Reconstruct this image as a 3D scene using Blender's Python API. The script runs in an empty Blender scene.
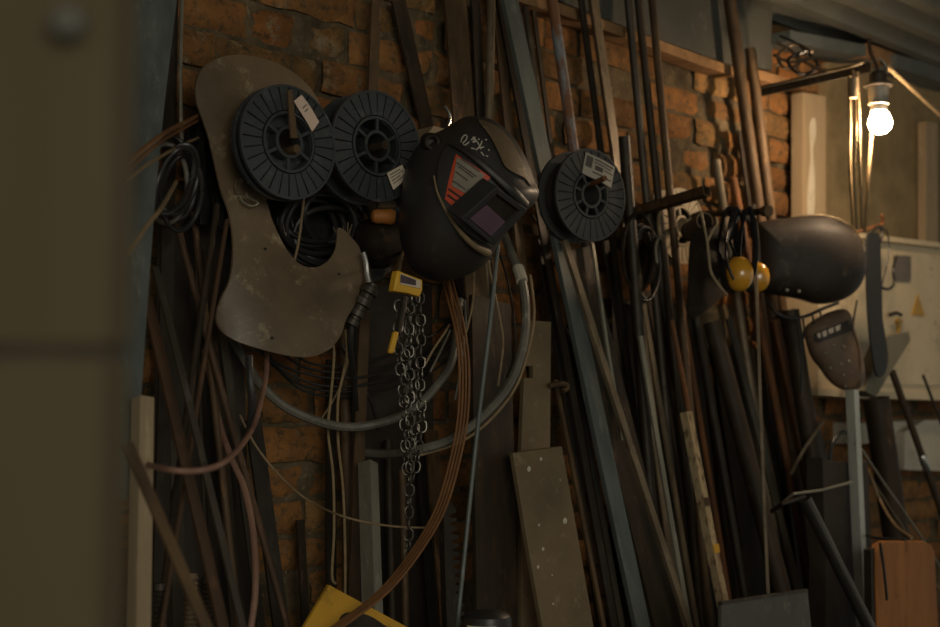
import bpy, bmesh, math, random
from mathutils import Vector, Matrix, noise
from mathutils.geometry import tessellate_polygon
from mathutils.bvhtree import BVHTree
random.seed(11)
R = random.Random(5)
PI = math.pi
scn = bpy.context.scene
COL = scn.collection

# ------------------------------------------------------------------ camera
F = 1305.0
CAM = Vector((0.0, -2.1, 1.5))
YAW, PITCH = math.radians(45), math.radians(3.8)
FWD = Vector((math.sin(YAW) * math.cos(PITCH), math.cos(YAW) * math.cos(PITCH), math.sin(PITCH)))
RGT = Vector((math.cos(YAW), -math.sin(YAW), 0))
UPV = RGT.cross(FWD)
cd = bpy.data.cameras.new('camera')
cam = bpy.data.objects.new('camera', cd)
COL.objects.link(cam)
cam.matrix_world = Matrix((RGT, UPV, -FWD)).transposed().to_4x4()
cam.location = CAM
cd.sensor_width = 36
cd.lens = F / 940 * 36
cd.clip_start = 0.05
cd.dof.use_dof = True
cd.dof.focus_distance = 2.5
cd.dof.aperture_fstop = 3.0
scn.camera = cam
vs = scn.view_settings
vs.view_transform = 'Standard'
vs.look = 'None'
vs.exposure = 0.15
vs.gamma = 1.0


def ray(px, py):
    return (FWD + RGT * ((px - 470) / F) + UPV * ((313.5 - py) / F)).normalized()


def at(px, py, off):
    """the point seen at a pixel on the vertical plane standing `off` metres out from the brick wall"""
    d = ray(px, py)
    return CAM + d * ((-off - CAM.y) / d.y)


def atz(px, py, z):
    d = ray(px, py)
    return CAM + d * (z / d.dot(FWD))


def depth(p):
    return (p - CAM).dot(FWD)


def px2m(n, p):
    return n * depth(p) / F


# ------------------------------------------------------------------ materials
def lin(h):
    if isinstance(h, str):
        c = [int(h[i:i + 2], 16) / 255 for i in (0, 2, 4)]
    else:
        c = h
    return tuple((x / 12.92 if x <= .04045 else ((x + .055) / 1.055) ** 2.4) for x in c) + (1,)


MATS = {}


def mk(name, c1, c2=None, c3=None, scale=12, rough=.6, metal=0.0, bump=.25, stretch=(1, 1, .3), spots=.35, attr=None, spec=.4, bscale=None, coat=0, soot=0, wear=None):
    m = bpy.data.materials.new(name)
    m.use_nodes = True
    nt = m.node_tree
    N, L = nt.nodes, nt.links
    b = N['Principled BSDF']
    tc = N.new('ShaderNodeTexCoord')
    mp = N.new('ShaderNodeMapping')
    mp.inputs['Scale'].default_value = stretch
    oi = N.new('ShaderNodeObjectInfo')
    add = N.new('ShaderNodeVectorMath'); add.operation = 'MULTIPLY_ADD'
    L.new(tc.outputs['Object'], mp.inputs['Vector'])
    L.new(oi.outputs['Random'], add.inputs[0])
    add.inputs[1].default_value = (31, 17, 9)
    L.new(mp.outputs['Vector'], add.inputs[2])
    n1 = N.new('ShaderNodeTexNoise'); n1.inputs['Scale'].default_value = scale
    n1.inputs['Detail'].default_value = 8; n1.inputs['Roughness'].default_value = .65
    L.new(add.outputs[0], n1.inputs['Vector'])
    n2 = N.new('ShaderNodeTexNoise'); n2.inputs['Scale'].default_value = scale * 3.7
    n2.inputs['Detail'].default_value = 5; n2.inputs['Roughness'].default_value = .7
    L.new(add.outputs[0], n2.inputs['Vector'])
    r1 = N.new('ShaderNodeValToRGB')
    r1.color_ramp.elements[0].position = .35; r1.color_ramp.elements[1].position = .65
    r1.color_ramp.elements[0].color = lin(c1); r1.color_ramp.elements[1].color = lin(c2 or c1)
    L.new(n1.outputs['Fac'], r1.inputs['Fac'])
    col = r1.outputs['Color']
    if c3:
        r2 = N.new('ShaderNodeValToRGB')
        r2.color_ramp.elements[0].position = 1 - spots - .08; r2.color_ramp.elements[1].position = 1 - spots + .05
        L.new(n2.outputs['Fac'], r2.inputs['Fac'])
        mx = N.new('ShaderNodeMix'); mx.data_type = 'RGBA'
        L.new(r2.outputs['Color'], mx.inputs['Factor'])
        L.new(col, mx.inputs['A']); mx.inputs['B'].default_value = lin(c3)
        col = mx.outputs['Result']
    if attr:
        at_ = N.new('ShaderNodeVertexColor'); at_.layer_name = attr
        mx = N.new('ShaderNodeMix'); mx.data_type = 'RGBA'; mx.blend_type = 'MULTIPLY'
        mx.inputs['Factor'].default_value = 1
        L.new(col, mx.inputs['A']); L.new(at_.outputs['Color'], mx.inputs['B'])
        col = mx.outputs['Result']
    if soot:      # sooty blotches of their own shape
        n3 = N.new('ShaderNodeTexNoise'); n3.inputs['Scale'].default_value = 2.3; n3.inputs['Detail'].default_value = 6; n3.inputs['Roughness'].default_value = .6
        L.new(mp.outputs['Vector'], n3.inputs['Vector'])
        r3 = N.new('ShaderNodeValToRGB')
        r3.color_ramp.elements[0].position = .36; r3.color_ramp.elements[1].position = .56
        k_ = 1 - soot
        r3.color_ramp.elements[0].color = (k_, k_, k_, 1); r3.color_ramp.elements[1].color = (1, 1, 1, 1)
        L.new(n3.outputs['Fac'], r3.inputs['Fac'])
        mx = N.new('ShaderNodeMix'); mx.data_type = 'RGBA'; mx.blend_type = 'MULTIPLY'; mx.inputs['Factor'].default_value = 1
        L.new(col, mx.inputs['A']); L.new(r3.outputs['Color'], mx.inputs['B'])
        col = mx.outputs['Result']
    if wear:      # fine scuffs and specks
        n4 = N.new('ShaderNodeTexNoise'); n4.inputs['Scale'].default_value = wear[1]; n4.inputs['Detail'].default_value = 9; n4.inputs['Roughness'].default_value = .8
        L.new(add.outputs[0], n4.inputs['Vector'])
        r4 = N.new('ShaderNodeValToRGB')
        r4.color_ramp.elements[0].position = .56; r4.color_ramp.elements[1].position = .68
        L.new(n4.outputs['Fac'], r4.inputs['Fac'])
        mx = N.new('ShaderNodeMix'); mx.data_type = 'RGBA'
        L.new(r4.outputs['Color'], mx.inputs['Factor'])
        L.new(col, mx.inputs['A']); mx.inputs['B'].default_value = lin(wear[0])
        col = mx.outputs['Result']
    L.new(col, b.inputs['Base Color'])
    mr = N.new('ShaderNodeMapRange')
    mr.inputs['To Min'].default_value = max(0.03, rough - .15); mr.inputs['To Max'].default_value = min(1, rough + .15)
    L.new(n2.outputs['Fac'], mr.inputs['Value']); L.new(mr.outputs['Result'], b.inputs['Roughness'])
    b.inputs['Metallic'].default_value = metal
    b.inputs['Specular IOR Level'].default_value = spec
    b.inputs['Coat Weight'].default_value = coat
    if bump:
        bp = N.new('ShaderNodeBump'); bp.inputs['Strength'].default_value = bump; bp.inputs['Distance'].default_value = .004
        nn = n2
        if bscale:
            nn = N.new('ShaderNodeTexNoise'); nn.inputs['Scale'].default_value = bscale; nn.inputs['Detail'].default_value = 6
            L.new(add.outputs[0], nn.inputs['Vector'])
        L.new(nn.outputs['Fac'], bp.inputs['Height']); L.new(bp.outputs['Normal'], b.inputs['Normal'])
    MATS[name] = m
    return m


U1 = (1, 1, 1)
mk('polished_black', '5a5852', '47453f', '3a352e', scale=14, rough=.22, metal=.75, bump=.05)
mk('printed_grey', '857e70', '766f62', '635c50', scale=30, rough=.7, stretch=U1)
mk('gap_shade_and_housing', '382f26', '2a241d', '473b2d', scale=8, rough=.7, stretch=U1, spots=.3)  # for the sheets that stand in for shade, and the machine housing
mk('crown_lamplit', '6a5a45', '5a4c3a', '786750', scale=9, rough=.5, bump=.05, stretch=U1)  # tan carries the lamp's light on the helmet crown
mk('strap_grey', '1f2122', '1a1c1c', '282a2a', scale=20, rough=.6, stretch=U1)
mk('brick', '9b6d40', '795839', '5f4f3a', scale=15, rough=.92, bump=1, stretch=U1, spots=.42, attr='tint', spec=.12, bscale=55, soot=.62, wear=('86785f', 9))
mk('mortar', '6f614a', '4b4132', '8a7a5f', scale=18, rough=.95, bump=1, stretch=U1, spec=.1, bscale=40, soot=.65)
mk('plaster', '8d7c5c', '73654a', '5e513a', scale=7, rough=.9, bump=.5, stretch=U1, spots=.3, spec=.15)
mk('concrete', '4a443a', '38342c', scale=5, rough=.9, stretch=U1)
mk('rust_dark', '3b2f20', '292117', '503b23', scale=28, rough=.6, metal=.25, spots=.3, wear=('5e4a36', 40))
mk('rust_mid', '5e4a30', '402f1f', '735029', scale=24, rough=.62, metal=.2, spots=.32, wear=('80613f', 38))
mk('rust_red', '523a25', '3a2c1f', '654528', scale=24, rough=.65, metal=.15, spots=.3, wear=('70503a', 40))
mk('rust_orange', '7a4e2b', '573b25', '8f5c30', scale=28, rough=.75, metal=.1)
mk('steel_black', '2a241d', '352d24', '43372a', scale=36, rough=.5, metal=.4, spots=.25, wear=('4a4339', 45))
mk('steel_dark', '4b453b', '38322a', '5a4d3d', scale=26, rough=.48, metal=.45, spots=.28, wear=('6a655a', 40))
mk('steel_blue', '666c67', '4f5553', '5c5349', scale=18, rough=.5, metal=.35, spots=.24, bump=.15, wear=('7d817a', 35))
mk('steel_tan', '7f7059', '5e513f', '4a3b2b', scale=22, rough=.5, metal=.35, spots=.35, wear=('9c8a6c', 38))
mk('steel_light', '979280', '7a7669', '5f5545', scale=28, rough=.4, metal=.5, spots=.25, wear=('b5b0a0', 38))
mk('peeling_paint', '7f868a', '70767a', '70492c', scale=7, rough=.6, spots=.52, stretch=(1, 1, .35))
mk('galvanised', 'b3b8b0', '9ca199', '85877f', scale=16, rough=.45, metal=.45, spots=.25, wear=('6a675c', 35))
mk('old_paint', 'b09c78', '8f7c5c', '5d4832', scale=22, rough=.7, spots=.42, wear=('7a4a36', 26))
mk('plate_brown', '746449', '61533d', '837256', scale=6, rough=.55, metal=.2, bump=.15, stretch=U1, spots=.25, wear=('8c7a5e', 22))
mk('chrome', 'b8b8b4', 'a0a09c', rough=.25, metal=.9, bump=.05)
mk('chain_metal', '6e6a62', '56524b', '43382c', scale=30, rough=.35, metal=.8, bump=.1, stretch=U1)
mk('spool_plastic', '383b3d', '303335', '424547', scale=8, rough=.3, bump=.06, stretch=U1, spots=.25, spec=.5, wear=('55595a', 30))
mk('spool_grey', '3f403e', '373836', '4a4a43', scale=8, rough=.5, bump=.06, stretch=U1, spots=.25)
mk('spool_white', 'a8987a', '9c8c6e', '7e6e54', scale=8, rough=.6, bump=.05, stretch=U1, spots=.25)
mk('wire_wound', '3a3027', '2a241f', rough=.5, metal=.3, stretch=U1)
mk('fibre', '6a5a44', '514432', '786850', scale=6, rough=.45, bump=.15, stretch=U1, spots=.3, spec=.45, wear=('9a8a6e', 14))
mk('helmet_shell', '302d29', '292724', '3a352d', scale=7, rough=.5, bump=.05, stretch=U1, spots=.2, spec=.5, wear=('45403a', 30))
mk('helmet_panel', '33312f', '2c2a28', '3b3630', scale=7, rough=.5, bump=.05, stretch=U1, spots=.2)
mk('worn_and_lit_edge', '7d6b4d', '6a5a42', '514530', scale=20, rough=.6, stretch=U1)  # worn edges, and the big mask's rim painted as lamplit
mk('mask_fibre', '2d261f', '26201a', '362d23', scale=6, rough=.62, bump=.12, stretch=U1, spots=.25, wear=('5a4e40', 25))
mk('mask_brown', '6a5644', '57473a', '755f49', scale=8, rough=.6, bump=.15, stretch=U1, wear=('8b7560', 40))
mk('leather', '251e16', '1d1812', '2d241a', spec=.12, scale=9, rough=.8, bump=.3, stretch=U1, wear=('483b2d', 30))
mk('black_cloth', '151515', '1b1b1b', scale=30, rough=.9, bump=.4, stretch=U1)
mk('black_rubber', '232321', '2b2a28', '33302b', scale=15, rough=.4, bump=.05, stretch=U1, spots=.2)
mk('grey_hose', '6a675d', '57544b', '4a463d', scale=12, rough=.45, bump=.08, stretch=U1, spots=.3, wear=('8a8678', 30))
mk('brown_cable', '7a5430', '664529', '4e3824', scale=16, rough=.55, bump=.08, stretch=U1, spots=.25)
mk('tan_cable', '8b7656', '75624a', '5a4a36', scale=16, rough=.6, bump=.05, stretch=U1)
mk('pink_hose', '8a6a58', '755648', '6a4c3c', scale=12, rough=.5, bump=.05, stretch=U1)
mk('beige_rope', '917d5b', '7d6a4b', '665437', scale=40, rough=.85, bump=.3, stretch=U1)
mk('yellow_paint', 'c99a2c', 'b98b26', '8b6a22', scale=9, rough=.5, bump=.06, stretch=U1, spots=.2, wear=('7a6026', 18))
mk('yellow_hoist', 'd2a32e', 'c2942a', '8b6a22', scale=14, rough=.45, bump=.06, stretch=U1, spots=.2)
mk('earmuff_yellow', 'c8922a', 'b98424', 'a8741c', scale=20, rough=.22, bump=.02, stretch=U1, spots=.2, spec=.6, coat=.4)
mk('paper', 'cdbfac', 'bdae9a', 'a5967f', scale=9, rough=.85, bump=.05, stretch=U1, spots=.22)
mk('paper_pink', 'd6c0ae', 'c8b19f', 'b39a84', scale=9, rough=.85, bump=.05, stretch=U1, spots=.22)
mk('paper_grey', 'a59f92', '979184', '7f796d', scale=14, rough=.8, bump=.05, stretch=U1, spots=.3)
mk('print_ink', '55504a', '48443f', rough=.8, bump=0, stretch=U1)
mk('print_dark', '4a3f45', '3b3338', '6f6064', scale=30, rough=.6, bump=0, stretch=U1)
mk('sticker_red', 'c04a2a', 'aa4025', '85351f', scale=14, rough=.55, bump=.04, stretch=U1, spots=.22)
mk('visor_lens', '6a5263', '5c4856', rough=.22, bump=0, stretch=U1, spec=.6, coat=.5)
mk('chalk', 'b9b3a4', 'a49e90', rough=.95, bump=.1, stretch=U1)
mk('orange_wood', 'a5692c', '915a26', '7a4b22', scale=9, rough=.6, bump=.15, stretch=(1, 1, .2))
mk('wood_pale', '9c8a6e', '84745a', 'b8a68a', scale=7, rough=.8, bump=.3, stretch=(1, 1, .15), spots=.25, wear=('b3a184', 22))
mk('wood_grey', '76715f', '645f50', '848072', scale=9, rough=.8, bump=.3, stretch=(1, 1, .15), spots=.25)
mk('wood_olive', '4f4630', '493f2a', '544b34', scale=5, rough=.85, bump=.2, stretch=(1, 1, .15), spots=.25)
mk('ledge_wood', '94714a', '775a3c', '5c4732', scale=12, rough=.85, bump=.6, stretch=U1)
mk('cabinet_paint', 'cdbd9c', 'bfae8c', 'ab9974', scale=3.5, rough=.55, bump=.08, stretch=U1, spots=.2, wear=('85775c', 13))
mk('lock_grey', '6d655a', '5e574d', '7c7263', scale=14, rough=.6, stretch=U1)
mk('warning_yellow', 'b38a2e', 'a67f2a', '8c6b28', scale=14, rough=.5, bump=.05, stretch=U1)
mk('sheet_grey', '55554e', '4b4b45', '5e5d54', scale=5, rough=.55, metal=.2, bump=.1, stretch=U1, spots=.25, wear=('6a695f', 20))
mk('roof_sheet', '5e5f58', '50514b', '6b6b62', scale=5, rough=.6, metal=.2, bump=.1, stretch=U1, spots=.25)
mk('blue_beam', '565c5a', '4a504e', '63635a', scale=9, rough=.6, bump=.15, stretch=U1)
mk('white_board', 'bfb8a6', 'ada694', '958d7b', scale=6, rough=.7, stretch=U1)
mk('porcelain', '8d897e', '77746b', '63605a', scale=10, rough=.35, bump=.03, stretch=U1)
mk('panel_grey', '5b5a52', '504f48', '66645a', scale=7, rough=.5, metal=.2, bump=.1, stretch=U1, spots=.25, wear=('74725f', 25))

gm = bpy.data.materials.new('bulb_glow'); gm.use_nodes = True
b = gm.node_tree.nodes['Principled BSDF']
b.inputs['Base Color'].default_value = (1, .9, .75, 1)
b.inputs['Emission Color'].default_value = (1, .71, .45, 1)
b.inputs['Emission Strength'].default_value = 400
MATS['bulb_glow'] = gm


# ------------------------------------------------------------------ mesh building
def sm(pts, n=6, closed=False):
    """Catmull-Rom through the points"""
    P = [Vector(p) for p in pts]
    if len(P) < 3 and not closed:
        return [P[0].lerp(P[1], i / n) for i in range(n + 1)]
    out, m = [], len(P)
    for i in range(m if closed else m - 1):
        g = (lambda k: P[k % m]) if closed else (lambda k: P[max(0, min(m - 1, k))])
        p0, p1, p2, p3 = g(i - 1), g(i), g(i + 1), g(i + 2)
        for k in range(n):
            t = k / n
            out.append(.5 * ((2 * p1) + (p2 - p0) * t + (2 * p0 - 5 * p1 + 4 * p2 - p3) * t * t + (3 * p1 - p0 - 3 * p2 + p3) * t ** 3))
    if not closed:
        out.append(P[-1])
    return out


class MB:
    def __init__(s):
        s.v, s.f = [], []

    def box(s, size, mat=Matrix()):
        n = len(s.v)
        for z in (-.5, .5):
            for y in (-.5, .5):
                for x in (-.5, .5):
                    s.v.append(mat @ Vector((x * size[0], y * size[1], z * size[2])))
        for q in ((0, 2, 3, 1), (4, 5, 7, 6), (0, 1, 5, 4), (2, 6, 7, 3), (0, 4, 6, 2), (1, 3, 7, 5)):
            s.f.append([n + i for i in q])
        return s

    def tube(s, pts, r, seg=8, closed=False, flat=1.0):
        P = [Vector(p) for p in pts]
        m = len(P)
        rr = r if isinstance(r, (list, tuple)) else [r] * m
        t0 = (P[1] - P[0]).normalized()
        nrm = t0.orthogonal().normalized()
        n0 = len(s.v)
        for i in range(m):
            a = P[i - 1] if (i or closed) else P[0]
            b_ = P[(i + 1) % m] if (i < m - 1 or closed) else P[-1]
            t = (b_ - a)
            t = t.normalized() if t.length > 1e-9 else t0
            nrm = (nrm - t * nrm.dot(t))
            nrm = nrm.normalized() if nrm.length > 1e-6 else t.orthogonal().normalized()
            bn = t.cross(nrm)
            for k in range(seg):
                a_ = 2 * PI * k / seg
                s.v.append(P[i] + (nrm * math.cos(a_) + bn * math.sin(a_) * flat) * rr[i])
        for i in range(m if closed else m - 1):
            j = (i + 1) % m
            for k in range(seg):
                k2 = (k + 1) % seg
                s.f.append([n0 + i * seg + k, n0 + i * seg + k2, n0 + j * seg + k2, n0 + j * seg + k])
        if not closed:
            s.f.append([n0 + k for k in range(seg)][::-1])
            s.f.append([n0 + (m - 1) * seg + k for k in range(seg)])
        return s

    def lathe(s, prof, mat=Matrix(), seg=32, closed=False):
        """profile (r, z) about local z; closed joins last ring to first"""
        n = len(s.v)
        m = len(prof)
        for r, z in prof:
            for k in range(seg):
                a = 2 * PI * k / seg
                s.v.append(mat @ Vector((r * math.cos(a), r * math.sin(a), z)))
        for i in range(m if closed else m - 1):
            j = (i + 1) % m
            for k in range(seg):
                k2 = (k + 1) % seg
                s.f.append([n + i * seg + k, n + i * seg + k2, n + j * seg + k2, n + j * seg + k])
        if not closed:
            s.f.append([n + k for k in range(seg)][::-1])
            s.f.append([n + (m - 1) * seg + k for k in range(seg)])
        return s

    def sector(s, r0, r1, a0, a1, z0, z1, mat=Matrix(), seg=3):
        n = len(s.v)
        for z in (z0, z1):
            for r in (r0, r1):
                for k in range(seg + 1):
                    a = a0 + (a1 - a0) * k / seg
                    s.v.append(mat @ Vector((r * math.cos(a), r * math.sin(a), z)))
        q = seg + 1
        for k in range(seg):
            s.f.append([n + k, n + k + 1, n + q + k + 1, n + q + k][::-1])
            s.f.append([n + 2 * q + k, n + 2 * q + k + 1, n + 3 * q + k + 1, n + 3 * q + k])
            s.f.append([n + k, n + 2 * q + k, n + 2 * q + k + 1, n + k + 1][::-1])
            s.f.append([n + q + k, n + q + k + 1, n + 3 * q + k + 1, n + 3 * q + k][::-1])
        s.f.append([n, n + q, n + 3 * q, n + 2 * q][::-1])
        s.f.append([n + seg, n + 2 * q + seg, n + 3 * q + seg, n + q + seg][::-1])
        return s

    def patch(s, poly, surf, t, step=None):
        """pixel polygon mapped by surf(px,py) -> (point, outward unit vector), t metres thick behind it"""
        bm = bmesh.new()
        vv = [bm.verts.new((p[0], p[1], 0)) for p in poly]
        for tri in tessellate_polygon([[Vector((p[0], p[1], 0)) for p in poly]]):
            try:
                bm.faces.new([vv[i] for i in tri])
            except ValueError:
                pass
        if step:
            for ax in (0, 1):
                lo = min(p[ax] for p in poly); hi = max(p[ax] for p in poly)
                x = math.floor(lo / step) * step + step
                while x < hi:
                    no = (1, 0, 0) if ax == 0 else (0, 1, 0)
                    bmesh.ops.bisect_plane(bm, geom=bm.verts[:] + bm.edges[:] + bm.faces[:], plane_co=(x + .013, x + .013, 0), plane_no=no)
                    x += step
        bmesh.ops.remove_doubles(bm, verts=bm.verts[:], dist=.02)
        bm.verts.ensure_lookup_table()
        bm.verts.index_update()
        n = len(s.v)
        m = len(bm.verts)
        fr, bk = [], []
        for v in bm.verts:
            p, d = surf(v.co.x, v.co.y)
            fr.append(p); bk.append(p - d * t)
        s.v += fr + bk
        for f in bm.faces:
            q = [v.index for v in f.verts]
            if f.normal.z > 0:
                q = q[::-1]
            s.f.append([n + i for i in q])
            s.f.append([n + m + i for i in q[::-1]])
        for e in bm.edges:
            if len(e.link_faces) == 1:
                a, b_ = e.verts[0].index, e.verts[1].index
                s.f.append([n + a, n + b_, n + m + b_, n + m + a])
        bm.free()
        return s

    def build(s, name, mat, parent=None, smooth=True, bevel=0, origin=None, angle=35):
        if origin is None:
            lo = [min(v[i] for v in s.v) for i in range(3)]; hi = [max(v[i] for v in s.v) for i in range(3)]
            origin = Vector(((lo[0] + hi[0]) / 2, (lo[1] + hi[1]) / 2, lo[2]))
        me = bpy.data.meshes.new(name)
        me.from_pydata([Vector(v) - origin for v in s.v], [], s.f)
        bm = bmesh.new(); bm.from_mesh(me)
        bmesh.ops.recalc_face_normals(bm, faces=bm.faces[:])
        bm.to_mesh(me); bm.free()
        me.materials.append(MATS[mat] if isinstance(mat, str) else mat)
        if smooth:
            me.polygons.foreach_set('use_smooth', [True] * len(me.polygons))
            me.set_sharp_from_angle(angle=math.radians(angle))
        o = bpy.data.objects.new(name, me)
        COL.objects.link(o)
        if parent is not None:
            o.parent = parent
            o.location = origin - wloc(parent)
        else:
            o.location = origin
        if bevel:
            md = o.modifiers.new('bevel', 'BEVEL'); md.width = bevel; md.segments = 2; md.limit_method = 'ANGLE'
        return o

    def bvh(s):
        return BVHTree.FromPolygons([Vector(v) for v in s.v], s.f)


def wloc(o):
    p = Vector((0, 0, 0))
    while o is not None:
        p += o.location
        o = o.parent
    return p


def tag(o, label, cat, group=None):
    o['label'] = label; o['category'] = cat
    if group:
        o['group'] = group
    return o


def thing(name, loc, label, cat, group=None):
    o = bpy.data.objects.new(name, None)
    o.empty_display_size = .05
    COL.objects.link(o); o.location = loc
    return tag(o, label, cat, group)


def struct(o):
    o['kind'] = 'structure'
    return o


def basis(z, up=Vector((0, 0, 1)), loc=Vector()):
    """matrix with local z along `z`, local y as close to `up` as it can be"""
    z = z.normalized()
    y = (up - z * up.dot(z)).normalized()
    x = y.cross(z)
    m = Matrix((x, y, z)).transposed().to_4x4()
    m.translation = loc
    return m


def flat(off):
    return lambda x, y: (at(x, y, off), Vector((0, -1, 0)))


def smp(pts, n=5, closed=True):
    return [(v.x, v.y) for v in sm([(p[0], p[1], 0) for p in pts], n, closed)]


# ------------------------------------------------------------------ the setting
def brick_wall():
    me = bpy.data.meshes.new('wall_back')
    V, Fc, T = [], [], []
    rb = random.Random(3)
    z, row = -0.02, 0
    while z < 2.9:
        h = rb.uniform(.060, .069)
        x = -1.0 - (row % 2) * .13 + rb.uniform(-.02, .02)
        while x < 6.6:
            w = .118 if rb.random() < .32 else rb.uniform(.235, .25)
            g = rb.uniform(.006, .012)
            dep = rb.uniform(-.006, .012) - (.03 if rb.random() < .05 else 0)
            q = rb.random()
            if q < .55: tint = (1.0, .97, .92)
            elif q < .75: tint = (1.1, .95, .82)
            elif q < .9: tint = (.72, .74, .72)
            else: tint = (.88, 1.0, 1.02)
            k = rb.uniform(.8, 1.12)
            tint = tuple(c * k for c in tint)
            nx, nz = (6 if w > .15 else 4), 4
            base = len(V)
            tilt = rb.uniform(-.02, .02)
            for j in range(nz + 1):
                for i in range(nx + 1):
                    u, v = i / nx, j / nz
                    px, pz = x + u * w, z + v * h + (u - .5) * w * tilt
                    e = min(u * w, (1 - u) * w, v * h, (1 - v) * h)
                    y = -dep
                    nn = noise.noise(Vector((px * 19, row * 3.1, pz * 19)))
                    y += nn * .005
                    if e < 1e-6:
                        y += .009 + abs(noise.noise(Vector((px * 40, 5, pz * 40)))) * .007
                        px += noise.noise(Vector((px * 33, 1, pz * 33))) * .008
                        pz += noise.noise(Vector((px * 29, 9, pz * 29))) * .007
                    V.append((px, y, pz)); T.append(tint)
            for j in range(nz):
                for i in range(nx):
                    a = base + j * (nx + 1) + i
                    Fc.append((a, a + 1, a + nx + 2, a + nx + 1))
            x += w + g
        z += h + rb.uniform(.007, .012); row += 1
    nb = len(Fc)
    # the mortar bed the bricks stand proud of
    sx, sz = 260, 100
    base = len(V)
    for j in range(sz + 1):
        for i in range(sx + 1):
            px, pz = -1.2 + 7.9 * i / sx, -.05 + 2.95 * j / sz
            y = .011 + noise.noise(Vector((px * 6, 2, pz * 6))) * .012 + noise.noise(Vector((px * 25, 2, pz * 25))) * .006
            V.append((px, y, pz)); T.append((1, 1, 1))
    for j in range(sz):
        for i in range(sx):
            a = base + j * (sx + 1) + i
            Fc.append((a, a + 1, a + sx + 2, a + sx + 1))
    # the back of the wall
    n = len(V)
    for q in ((-1.2, .02, -.05), (6.7, .02, -.05), (6.7, .02, 2.9), (-1.2, .02, 2.9), (-1.2, .25, -.05), (6.7, .25, -.05), (6.7, .25, 2.9), (-1.2, .25, 2.9)):
        V.append(q); T.append((1, 1, 1))
    for q in ((4, 5, 6, 7), (0, 1, 5, 4), (1, 2, 6, 5), (2, 3, 7, 6), (3, 0, 4, 7)):
        Fc.append(tuple(n + i for i in q))
    me.from_pydata(V, [], Fc)
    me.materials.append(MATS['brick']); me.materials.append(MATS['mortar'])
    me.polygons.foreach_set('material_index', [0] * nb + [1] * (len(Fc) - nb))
    me.polygons.foreach_set('use_smooth', [True] * len(Fc))
    ca = me.color_attributes.new('tint', 'FLOAT_COLOR', 'POINT')
    for i, t in enumerate(T):
        ca.data[i].color = (t[0], t[1], t[2], 1)
    o = bpy.data.objects.new('wall_back', me)
    COL.objects.link(o)
    return struct(o)


brick_wall()
struct(MB().box((7.9, 6.2, .1), Matrix.Translation((2.75, -3.0, -.05))).build('floor', 'concrete', smooth=False))


def roof():
    # corrugated sheets, the ridges running along the wall, falling a little towards it
    m = MB()
    pts = []
    p = .13
    n = int(3.0 / p)
    for i in range(n + 1):
        y = .02 - i * p
        zz = 2.64 - y * .02
        pts += [(y, zz), (y - p * .30, zz), (y - p * .45, zz + .045), (y - p * .85, zz + .045)]
    xs = [-1.2 + 7.9 * i / 12 for i in range(13)]
    base = len(m.v)
    for x in xs:
        for y, z in pts:
            m.v.append(Vector((x, y, z)))
    k = len(pts)
    for x in xs:
        for y, z in pts:
            m.v.append(Vector((x, y, z + .012)))
    off = len(xs) * k
    for i in range(len(xs) - 1):
        for j in range(k - 1):
            a = i * k + j
            m.f.append([a, a + 1, a + k + 1, a + k])
            m.f.append([off + a, off + a + k, off + a + k + 1, off + a + 1])
    return struct(m.build('ceiling', 'roof_sheet', smooth=False))


roof()
# the plastered stretch of wall beyond the lamp, and its timber cornice
pl = MB().patch([(827, 62), (960, 70), (960, 262), (827, 250)], lambda x, y: (at(x, y, .024) + Vector((0, noise.noise(Vector((x * .05, y * .05, 0))) * .006, 0)), Vector((0, -1, 0))), .03, 6).build('wall_right', 'plaster')
struct(pl)
# timber cornice under the grey sheet, and painted beams under the roof
def strip(name, pts, mat, off, t, rough=.004, step=8):
    return MB().patch(pts, lambda x, y: (at(x, y, off + noise.noise(Vector((x * .09, y * .09, 3))) * rough), Vector((0, -1, 0))), t, step).build(name, mat)


struct(strip('trim_1', [(500, -16), (560, 3), (640, 33), (700, 55), (734, 67), (734, 76), (700, 65), (640, 43), (560, 14), (500, -4)], 'ledge_wood', .056, .05, .006))
tag(strip('cornice_board', [(757, 69), (790, 79), (790, 88), (757, 79)], 'ledge_wood', .06, .055, .006), 'short stub of rough orange-lit timber cornice under the right end of the grey sheet', 'board')
tag(strip('sheet_metal_panel', [(560, -40), (772, -40), (772, 70), (734, 66), (640, 32), (600, 17), (560, 1)], 'sheet_grey', .036, .006, .002, 12), 'grey metal sheet closing the wall top above the timber cornice', 'metal sheet')
struct(strip('trim_2', [(790, 30), (866, 45), (866, 56), (825, 49), (790, 41)], 'blue_beam', .10, .09))
struct(strip('trim_3', [(867, 43), (896, 53), (896, 66), (867, 58)], 'ledge_wood', .09, .08))
struct(strip('trim_4', [(896, 54), (960, 72), (960, 88), (896, 67)], 'blue_beam', .11, .1))


# ------------------------------------------------------------------ leaning bars, rods and pipes
CAPS = []


def capsules(kind, A, B, wm, t, roll):
    d = (A - B).normalized()
    n = Vector((0, -1, 0)); n = (n - d * n.dot(d)).normalized(); n = Matrix.Rotation(roll, 3, d) @ n
    s = n.cross(d)
    if kind == 'flat':
        a = wm / .76 / 2
        return [(A + s * a * f, B + s * a * f, (t or .006) / 2 + .0035) for f in (-1, -.5, 0, .5, 1)]
    if kind == 'angle':
        a = wm / 1.2 / 2
        return [(A + s * u * a + n * v * a, B + s * u * a + n * v * a, .006) for u, v in ((-1, -1), (-1, 0), (-1, 1), (0, 1), (1, 1))]
    return [(A, B, wm / 2 * (1.15 if kind == 'square' else 1.0) + .003)]


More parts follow.
